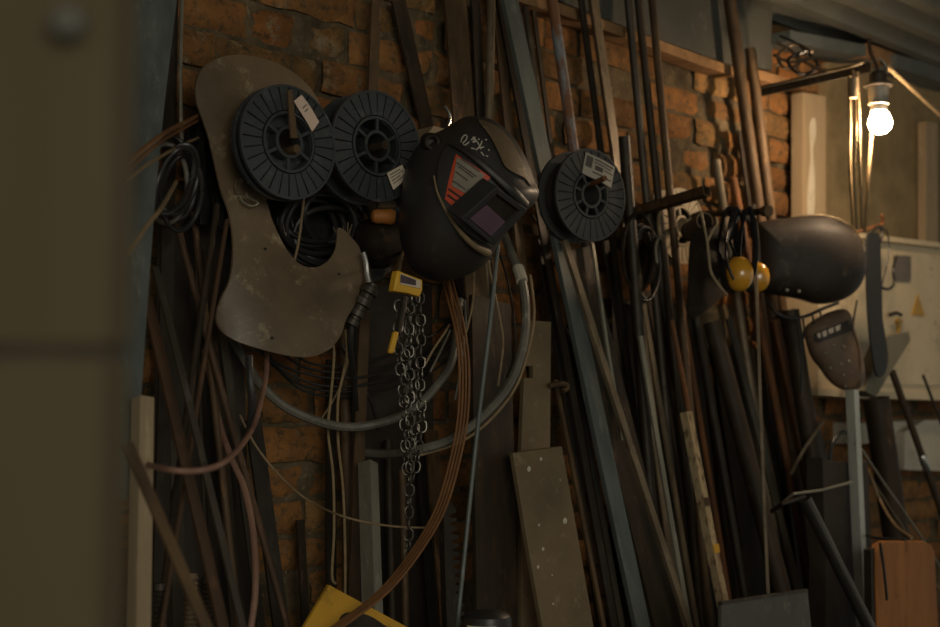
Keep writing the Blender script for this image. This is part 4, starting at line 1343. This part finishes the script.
# ------------------------------------------------------------------ right of the spools: pegs and what hangs on them
a, b_ = at(618, 217, .05), at(707, 191, .36)
d = (b_ - a).normalized()
sq = MB()
w = px2m(10, b_)
k = basis(d, loc=a)
Lq = (b_ - a).length
for s_ in (-1, 1):
    sq.box((w, w * .12, Lq), k @ Matrix.Translation((0, s_ * w * .44, Lq / 2)))
    sq.box((w * .12, w, Lq), k @ Matrix.Translation((s_ * w * .44, 0, Lq / 2)))
tag(sq.build('square_tube', 'rust_mid', smooth=False), 'dark open-ended square tube jutting out from the wall over the pale spool', 'tube')
pr = tag(MB().tube([at(676, 222, .02), at(700, 214, .16), at(735, 213, .33), at(769, 211, .46)], .008, 10).build('peg_rail', 'rust_dark'), 'dark rod peg carrying the headbands and ear muffs', 'peg')
MB().tube([at(764, 211.2, .445), at(769, 211, .463)], .013, 10).build('end_knob', 'rust_mid', pr)
# rolled leather cuff and leather apron
lr = thing('leather_roll', at(690, 245, .2), 'rolled brown leather cuff hanging before the pale spool', 'leather cuff')
k = basis(at(705, 221, .26) - at(689, 233, .17), loc=at(689, 233, .17))
Lr = (at(705, 221, .26) - at(689, 233, .17)).length
MB().lathe([(.014, 0), (.022, .004), (.025, Lr * .4), (.023, Lr), (.019, Lr), (.019, .01), (.014, .01)], k, 24).build('cuff', 'mask_brown', lr)
MB().lathe([(.024, Lr * .08), (.026, Lr * .1), (.026, Lr * .16), (.024, Lr * .18)], k, 24, ).build('cuff_ring', 'rust_dark', lr)
tag(MB().patch(smp([(693, 236), (708, 226), (721, 228), (728, 252), (730, 286), (719, 300), (705, 311), (690, 318), (690, 280)], 3), lambda x, y: (at(x, y, .27 + .02 * math.sin((x - 690) * .09)), Vector((0, -1, 0))), .006, 6).build('leather_apron', 'leather', angle=60),
    'dark leather flap hanging below the rolled cuff, left of the ear muffs', 'leather flap')
# bent wires
wr = thing('wire_hook', at(712, 262, .36), 'forked pale wire hanging in front of the leather flap', 'wire hook')
MB().tube(sm([at(x, y, o) for x, y, o in ((699, 216, .30), (701, 213, .30), (704, 226, .33), (707, 240, .345), (709, 258, .35), (711, 272, .35), (718, 284, .35), (727, 295, .35))], 5), .0034, 8).build('main_wire', 'wood_pale', wr)
MB().tube(sm([at(x, y, o) for x, y, o in ((716, 218, .33), (717, 224, .34), (712, 232, .345), (708, 241, .347))], 5), .003, 8).build('fork_wire', 'wood_pale', wr)
cable('wire_hook', [(666, 236, .18), (660, 237, .20), (656, 246, .2), (657, 263, .2)], 2.6, 'steel_light', 'short pale wire crook left of the pale spool', 'wire hook')
coil = thing('cable_coil', at(648, 250, .12), 'dark brown cable coil hanging between the third spool and the pale spool', 'cable coil')
for k in range(7):
    cx, cy = 643 + rc.uniform(-5, 5), 256 + rc.uniform(-9, 9)
    P = [at(cx + math.cos(a_) * (9 + k * 1.1), cy + math.sin(a_) * (26 + k * 2.2), .10 + .01 * k + .006 * math.sin(a_ * 2 + k)) for a_ in [i * 2 * PI / 10 for i in range(10)]]
    MB().tube(sm(P, 5, True), .0045, 8, True).build('turn', 'black_rubber' if k % 3 else 'leather', coil)


# ear muffs
def earmuffs():
    root = thing('ear_muffs', at(741, 292, .36), 'shiny yellow ear muffs hanging under black headbands', 'ear muffs')
    for nm, px, py, o, rx, ry, th in (('ear_cup', 739, 274, .38, 14, 18, .035), ('ear_cup', 758, 277, .245, 8, 15, .03)):
        c = at(px, py, o)
        ax = (Vector((-.25, -1, .05)) if px < 750 else Vector((.75, -1, .05))).normalized()
        k = basis(ax, loc=c)
        r1, r2 = px2m(rx, c), px2m(ry, c)
        S = k @ Matrix.Diagonal((r1, r2, 1, 1))
        prof = [(math.cos(i / 8 * PI / 2) if i < 8 else .01, math.sin(i / 8 * PI / 2) * th) for i in range(9)]
        cup = MB().lathe([(.9, -.012)] + [(1.0, -.008)] + prof, S, 28).build(nm, 'earmuff_yellow', root, angle=60)
        MB().lathe([(.55, -.035), (.98, -.032), (1.02, -.022), (.96, -.012), (.6, -.012)], S, 28).build('cushion', 'black_rubber', cup)
    hb = sm([at(x, y, o) for x, y, o in ((733, 278, .40), (727, 262, .40), (727, 240, .38), (734, 222, .36), (744, 214, .34), (754, 222, .29), (758, 245, .25), (759, 270, .245))], 6)
    MB().tube(hb, .012, 8, flat=.3).build('headband', 'black_rubber', root)


earmuffs()
for k, (x, w_, y1, lb) in enumerate(((728, 9, 262, 'black webbing headband looped over the peg, leftmost'), (737, 8, 250, 'black webbing headband hanging in the middle of the peg'), (748, 8, 272, 'black webbing headband over the right of the peg by the tall tan bar'))):
    o = .30 + .05 * k
    m = MB()
    m.tube(sm([at(x - w_, y1 - 12, o - .02), at(x - w_ + 1, 235, o), at(x - w_ * .5, 218, o + .01), at(x, 208, o + .012), at(x + w_ * .6, 218, o + .02), at(x + w_ - 1, 238, o + .02), at(x + w_ - 2, y1 - 5, o), at(x, y1 + 6, o - .01)], 6, True), .010, 8, True, flat=.35)
    tag(m.build('headband_strap', 'black_cloth'), lb, 'strap')
cable('thin_cable', [(766, 298, .2), (775, 312, .24), (790, 318, .26), (806, 316, .27), (822, 309, .27), (838, 303, .25)], 3.5, 'black_rubber', 'black cable sagging under the big dark mask')
for k, (x0, y0, x1, y1, lb) in enumerate(((803, 318, 799, 350, 'thin black cord hanging left of the perforated mask, from the black cable'), (797, 318, 801, 395, 'thin black cord hanging straight down from the black cable'), (812, 313, 814, 324, 'short black cord between black cable and perforated mask, left'), (820, 311, 822, 322, 'short black cord between black cable and perforated mask, right'))):
    cable('black_string', [(x0, y0, .265), ((x0 + x1) / 2 + (3 if k < 2 else 0), (y0 + y1) / 2, .27), (x1, y1, .27)], 2.2, 'black_rubber', lb, 'cord')
cable('black_string', [(857, 300, .26), (853, 330, .25), (860, 352, .26), (868, 380, .26)], 2, 'black_rubber', 'thin black cord running down right of the perforated mask', 'cord')

# ------------------------------------------------------------------ the cabinet and what leans on it
cbx = thing('electrical_cabinet', at(880, 400, .15), 'pale cream electrical cabinet with a warning triangle behind the big dark mask', 'cabinet')
MB().patch([(818, 231), (861, 236), (970, 249), (970, 401), (861, 398), (818, 395)], fo(.15), .130).build('body', 'cabinet_paint', cbx, smooth=False)
MB().patch([(818, 227), (861, 233), (970, 246), (970, 251), (861, 238), (818, 232)], fo(.175), .15).build('top_flange', 'cabinet_paint', cbx, smooth=False)
MB().patch([(818, 388.5), (861, 391), (970, 394), (970, 401), (861, 398), (818, 395)], fo(.165), .02).build('bottom_flange', 'cabinet_paint', cbx, smooth=False)
dr = MB().patch([(875, 248), (966, 258), (966, 386), (875, 384)], fo(.156), .008).build('door', 'cabinet_paint', cbx, smooth=False, bevel=.001)
MB().patch([(894, 257), (896, 255), (910, 256), (911, 258), (911, 280), (909, 282), (896, 281), (894, 278)], fo(.160), .006).build('lock_plate', 'lock_grey', dr, smooth=False)['label'] = 'worn dark grey plate'
MB().patch([(918, 294), (925, 316), (912, 315)], fo(.159), .004).build('warning_triangle', 'warning_yellow', dr, smooth=False)['label'] = 'yellow warning triangle'
kh = MB().tube(sm([at(x, y, .18) for x, y in ((890, 315), (893, 314), (897, 313), (901, 315))], 4), .006, 8).build('door_latch', 'steel_black', dr)
MB().patch([(897, 321), (900, 318), (903, 321), (901.5, 324), (901, 333), (899, 333), (898.8, 324)], fo(.165), .012).build('key', 'warning_yellow', dr, smooth=False)['label'] = 'small brassy key'
# dark strap
tag(MB().patch(smp([(868, 236), (873, 233), (880, 236), (881, 260), (882, 290), (883, 320), (887, 345), (888, 362), (884, 375), (878, 376), (874, 362), (870, 330), (868, 300), (867, 265)], 3), lambda x, y: (at(x, y, .30 + .0002 * (y - 230)), Vector((0, -1, 0))), .006, 8).build('belt_strap', 'strap_grey'),
    'wide dark grey strap with a rounded end hanging before the cabinet', 'strap')
cable('black_cable', [(868, 240, .27), (874, 230, .27), (880, 227, .26), (882, 236, .26), (877, 250, .26), (875, 268, .26), (876, 280, .26), (881, 287, .27), (889, 289, .27), (894, 283, .27), (893, 270, .27), (896, 258, .26)], 3, 'black_rubber', 'black cord looped beside the strap on the cabinet', 'cord')
cable('black_cable', [(880, 227, .25), (887, 232, .25), (889, 248, .25), (886, 268, .25), (881, 287, .25)], 1.8, 'black_rubber', 'thin black cord hanging in a loop over the cabinet edge', 'cord')
cable('rusty_hook', [(845, 234, .19), (858, 232, .22), (870, 228, .24), (882, 224, .25), (882, 215, .26)], 3.5, 'rust_orange', 'rusty hooked rod above the cabinet from which the strap hangs', 'hook')
gp = MB().patch([(887, 336), (909, 332), (911, 340), (876, 397), (864, 391)], lambda x, y: (at(x, y, .275), Vector((0, -1, 0))), .045).build('grey_plank', 'wood_grey', smooth=False, bevel=.002)
tag(gp, 'grey wooden plank tilted across the corner of the pale cabinet', 'plank')
# ledge, white box, rubble niche, orange case, black machine
struct(strip('trim_5', [(860, 423), (916, 421), (916, 442), (860, 444)], 'white_board', .09, .12, .004))
tag(MB().patch([(905, 432), (925, 420), (970, 420), (970, 472), (905, 470)], fo(.12), .11).build('white_box', 'white_board', smooth=False, bevel=.002), 'white flat box under the pale cabinet at the right edge', 'box')
oc = thing('orange_board', at(905, 900, .50), 'orange-brown board with rounded corners standing at the bottom right corner', 'board')
MB().patch([(876, 552), (879, 545), (886, 541), (924, 541), (932, 545), (935, 553), (939, 640), (945, 1000), (881, 1000), (878, 640)], lambda x, y: (at(x, y, .50), Vector((0, -1, 0))), .02).build('board_face', 'orange_wood', oc, smooth=False, bevel=.003)
MB().patch([(871, 550), (876, 548), (878, 640), (881, 1000), (875, 1000), (872, 640)], fo(.495), .02).build('edge_strip', 'steel_black', oc, smooth=False)['label'] = 'black edge strip'
bm_ = thing('welding_machine', at(845, 640, .3), 'dark machine housing in the shadow behind the galvanised square tube', 'machine')
MB().patch(smp([(823, 466), (827, 461), (862, 463), (868, 468), (872, 560), (874, 655), (830, 655), (826, 560)], 3), fo(.33), .05).build('housing', 'gap_shade_and_housing', bm_, bevel=.004, angle=50)
MB().tube(sm([at(x, y, .31) for x, y in ((830, 466), (832, 444), (843, 432), (856, 440), (862, 466))], 5), .006, 8).build('carry_handle', 'black_rubber', bm_)
for k, (pts, lb) in enumerate(((((840, 478, .28), (832, 500, .3), (838, 522, .3), (856, 528, .3), (872, 537, .4), (905, 540, .50)), 'black cable drooping from the dark machine over the orange board'),
                               (((868, 470, .29), (880, 500, .3), (895, 525, .4), (912, 538, .50)), 'tan cable running down to the top of the orange board'),
                               (((880, 543, .53), (884, 570, .53), (887, 600, .53)), 'short black cable hanging on the face of the orange board'))):
    cable('thin_cable', pts, 3, 'tan_cable' if k == 1 else 'black_rubber', lb)
# wire frame
wf = thing('bent_wire_stand', at(800, 500, .4), 'thin bent wire frame above the shiny dark tube', 'wire frame')
MB().tube([at(773, 510, .36), at(793, 494, .42), at(822, 490, .40), at(852, 482, .385)], .0035, 8).build('long_wire', 'steel_light', wf)
MB().tube([at(772, 511, .36), at(784, 503, .46), at(806, 497, .5)], .006, 8).build('bracket_arm', 'steel_black', wf)
cable('thin_rod', [(791, 474, .2), (806, 446, .24), (823, 421, .25)], 4, 'steel_tan', 'short tan rod tipping up right below the perforated mask', 'rod')
cable('thin_rod', [(811, 448, .2), (822, 465, .21), (834, 482, .22)], 2, 'steel_dark', 'short thin dark rod crossing below the tan rod', 'rod')
rod('rusty_rod', 'round', 806, 402, 818, 422, 3.5, .2, .21, 'rust_orange', 'short bright orange rod end below the perforated mask', bot='end')
# grey metal box at the bottom
gb = thing('metal_sheet', at(767, 640, .5), 'grey steel sheet with a folded top edge at the bottom of the picture', 'metal sheet')
q = [(722, 602), (808, 589), (813, 640), (813, 1000), (722, 1000)]
MB().patch(q, fo(.5), .012).build('sheet_body', 'panel_grey', gb, smooth=False, bevel=.003)
MB().patch([(722, 602), (808, 589), (808.3, 592), (722, 605)], fo(.505), .01).build('folded_rim', 'steel_dark', gb, smooth=False)

# ------------------------------------------------------------------ boards, bracket and lamp
bd = MB().patch([(803, 92), (826, 96), (826, 262), (803, 258)], lambda x, y: (at(x, y, .07), Vector((0, -1, 0))), .04).build('timber_board', 'wood_pale', smooth=False, bevel=.002)
tag(bd, 'pale timber board upright on the wall behind the big dark mask', 'board')
MB().patch(smp([(810, 125), (815, 118), (816, 135), (813, 150), (815, 180), (814, 215), (808, 215), (809, 180), (811, 155)], 3), fo(.0715), .003, 8).build('paint_patch', 'white_board', bd)['label'] = 'patch of worn white paint'
tag(MB().patch([(926, 121), (938, 123), (938, 262), (926, 260)], fo(.06), .03).build('timber_board', 'wood_pale', smooth=False, bevel=.002), 'narrower pale timber board upright beside the lamp at the right edge', 'board')
br = thing('steel_bracket', at(762, 87, .1), 'dark steel bracket arm reaching from the wall to the lamp', 'bracket')
a, b_ = at(752, 90, .06), at(868, 63, .44)
k = basis(b_ - a, loc=a)
Lb = (b_ - a).length
MB().box((.022, .005, Lb), k @ Matrix.Translation((0, 0, Lb / 2))).box((.005, .022, Lb), k @ Matrix.Translation((.009, -.011, Lb / 2))).build('arm', 'steel_dark', br, smooth=False)
for kx, (pts, lb) in enumerate((((( 776, 42, .14), (790, 50, .18), (800, 62, .22), (785, 68, .2), (778, 55, .17), (795, 44, .2), (812, 52, .26)), 'tangled cable left of the lamp under the roof'),
                                (((774, 55, .14), (790, 62, .2), (815, 58, .28), (840, 62, .36), (868, 60, .44)), 'grey cable running along the bracket to the lamp'),
                                (((780, 36, .14), (800, 46, .2), (818, 66, .26), (800, 74, .24), (788, 60, .2), (808, 50, .24)), 'dark cable knotted in the tangle beside the bracket'),
                                (((776, 65, .13), (795, 58, .2), (822, 70, .3), (850, 66, .4), (868, 60, .44)), 'thin cable twisted along the bracket arm'))):
    cable('lamp_cable', pts, 3.2, ('steel_tan', 'grey_hose', 'black_rubber', 'tan_cable')[kx], lb)


def lamp():
    o = .45
    c = at(880, 123, o)
    m = px2m(1, c)
    root = thing('hanging_lamp', c, 'glowing round bulb in a grey porcelain socket hanging from the bracket', 'lamp')
    T_ = lambda dx, dy: c + Vector((RGT.x, RGT.y, 0)) * dx * m + Vector((0, 0, -dy * m))
    X = Matrix.Translation(T_(-1, 0))
    # bulb
    MB().lathe([(.001, -11.3 * m), (5.5 * m, -10 * m), (9.8 * m, -6.3 * m), (11.5 * m, -1 * m), (11 * m, 4 * m), (9 * m, 8.5 * m), (7 * m, 10.5 * m), (6 * m, 11 * m), (.001, 11 * m)], Matrix.Translation(c), 28).build('bulb', 'bulb_glow', root, angle=80)
    MB().lathe([(7 * m, 10.5 * m), (8.5 * m, 12 * m), (8.5 * m, 18 * m), (10 * m, 19 * m), (10 * m, 20.5 * m), (9 * m, 22 * m), (10 * m, 30 * m), (10.5 * m, 36 * m)], X, 28).build('socket', 'porcelain', root)
    MB().lathe([(10.5 * m, 36 * m), (14 * m, 37 * m), (14.5 * m, 38.5 * m), (13.5 * m, 40 * m), (9 * m, 41 * m), (8.5 * m, 49 * m), (6 * m, 52 * m), (.001, 52 * m)], X, 28).build('cap', 'steel_dark', root)
    hk = MB()
    for s_ in (-1, 1):
        hk.tube(sm([T_(-1 + s_ * 8, -49), T_(-1 + s_ * 9, -55), T_(-1 + s_ * 6, -62), T_(-1 + s_ * 1, -66)], 6), 1.1 * m, 8)
    hk.build('bail', 'steel_light', root)
    MB().tube(sm([T_(-1, -52), T_(-3, -60), T_(-6, -66), T_(-8, -72), T_(-9, -80), T_(-9, -86)], 6), 2 * m, 8).build('hanging_cord', 'rust_mid', root)


lamp()
cable('beige_string', [(849, 76, .38), (850, 120, .38), (850, 170, .37), (853, 225, .34)], 3.4, 'beige_rope', 'beige cord hanging left of the lamp, leftmost of four', 'cord')
cable('beige_string', [(853, 70, .40), (857, 110, .40), (854, 165, .39), (857, 228, .35)], 3.4, 'beige_rope', 'beige cord hanging left of the lamp, second of four', 'cord')
cable('beige_string', [(857, 72, .41), (859, 120, .41), (860, 170, .40), (862, 228, .35)], 3.4, 'beige_rope', 'beige cord hanging left of the lamp, third of four', 'cord')
cable('beige_string', [(874, 100, .41), (872, 130, .41), (868, 180, .40), (865, 232, .35)], 3.4, 'beige_rope', 'beige cord passing just behind the bulb, rightmost of four', 'cord')
tag(MB().tube([at(853.5, 78, .41), at(853.5, 98, .41)], .011, 10).build('cord_tube', 'wood_pale'), 'short pale tube around the hanging cords left of the lamp', 'tube')
cable('supply_cable', [(882, 62, .45), (900, 78, .44), (925, 101, .42), (955, 128, .40)], 4, 'beige_rope', 'beige cable running from the lamp down to the right edge')

# ------------------------------------------------------------------ light
w = bpy.data.worlds.new('world'); scn.world = w; w.use_nodes = True
bg = w.node_tree.nodes['Background']
bg.inputs['Color'].default_value = (.86, .83, .70, 1)
bg.inputs['Strength'].default_value = .29
ld = bpy.data.lights.new('daylight', 'AREA'); ld.shape = 'RECTANGLE'; ld.size = 2.2; ld.size_y = 1.4
ld.energy = 44; ld.color = (1, .93, .78)
lo = bpy.data.objects.new('daylight', ld); COL.objects.link(lo)
lo.location = (-.6, -4.6, 2.3)
lo.rotation_euler = (Vector((2.2, 0, 1.6)) - Vector(lo.location)).to_track_quat('-Z', 'Y').to_euler()
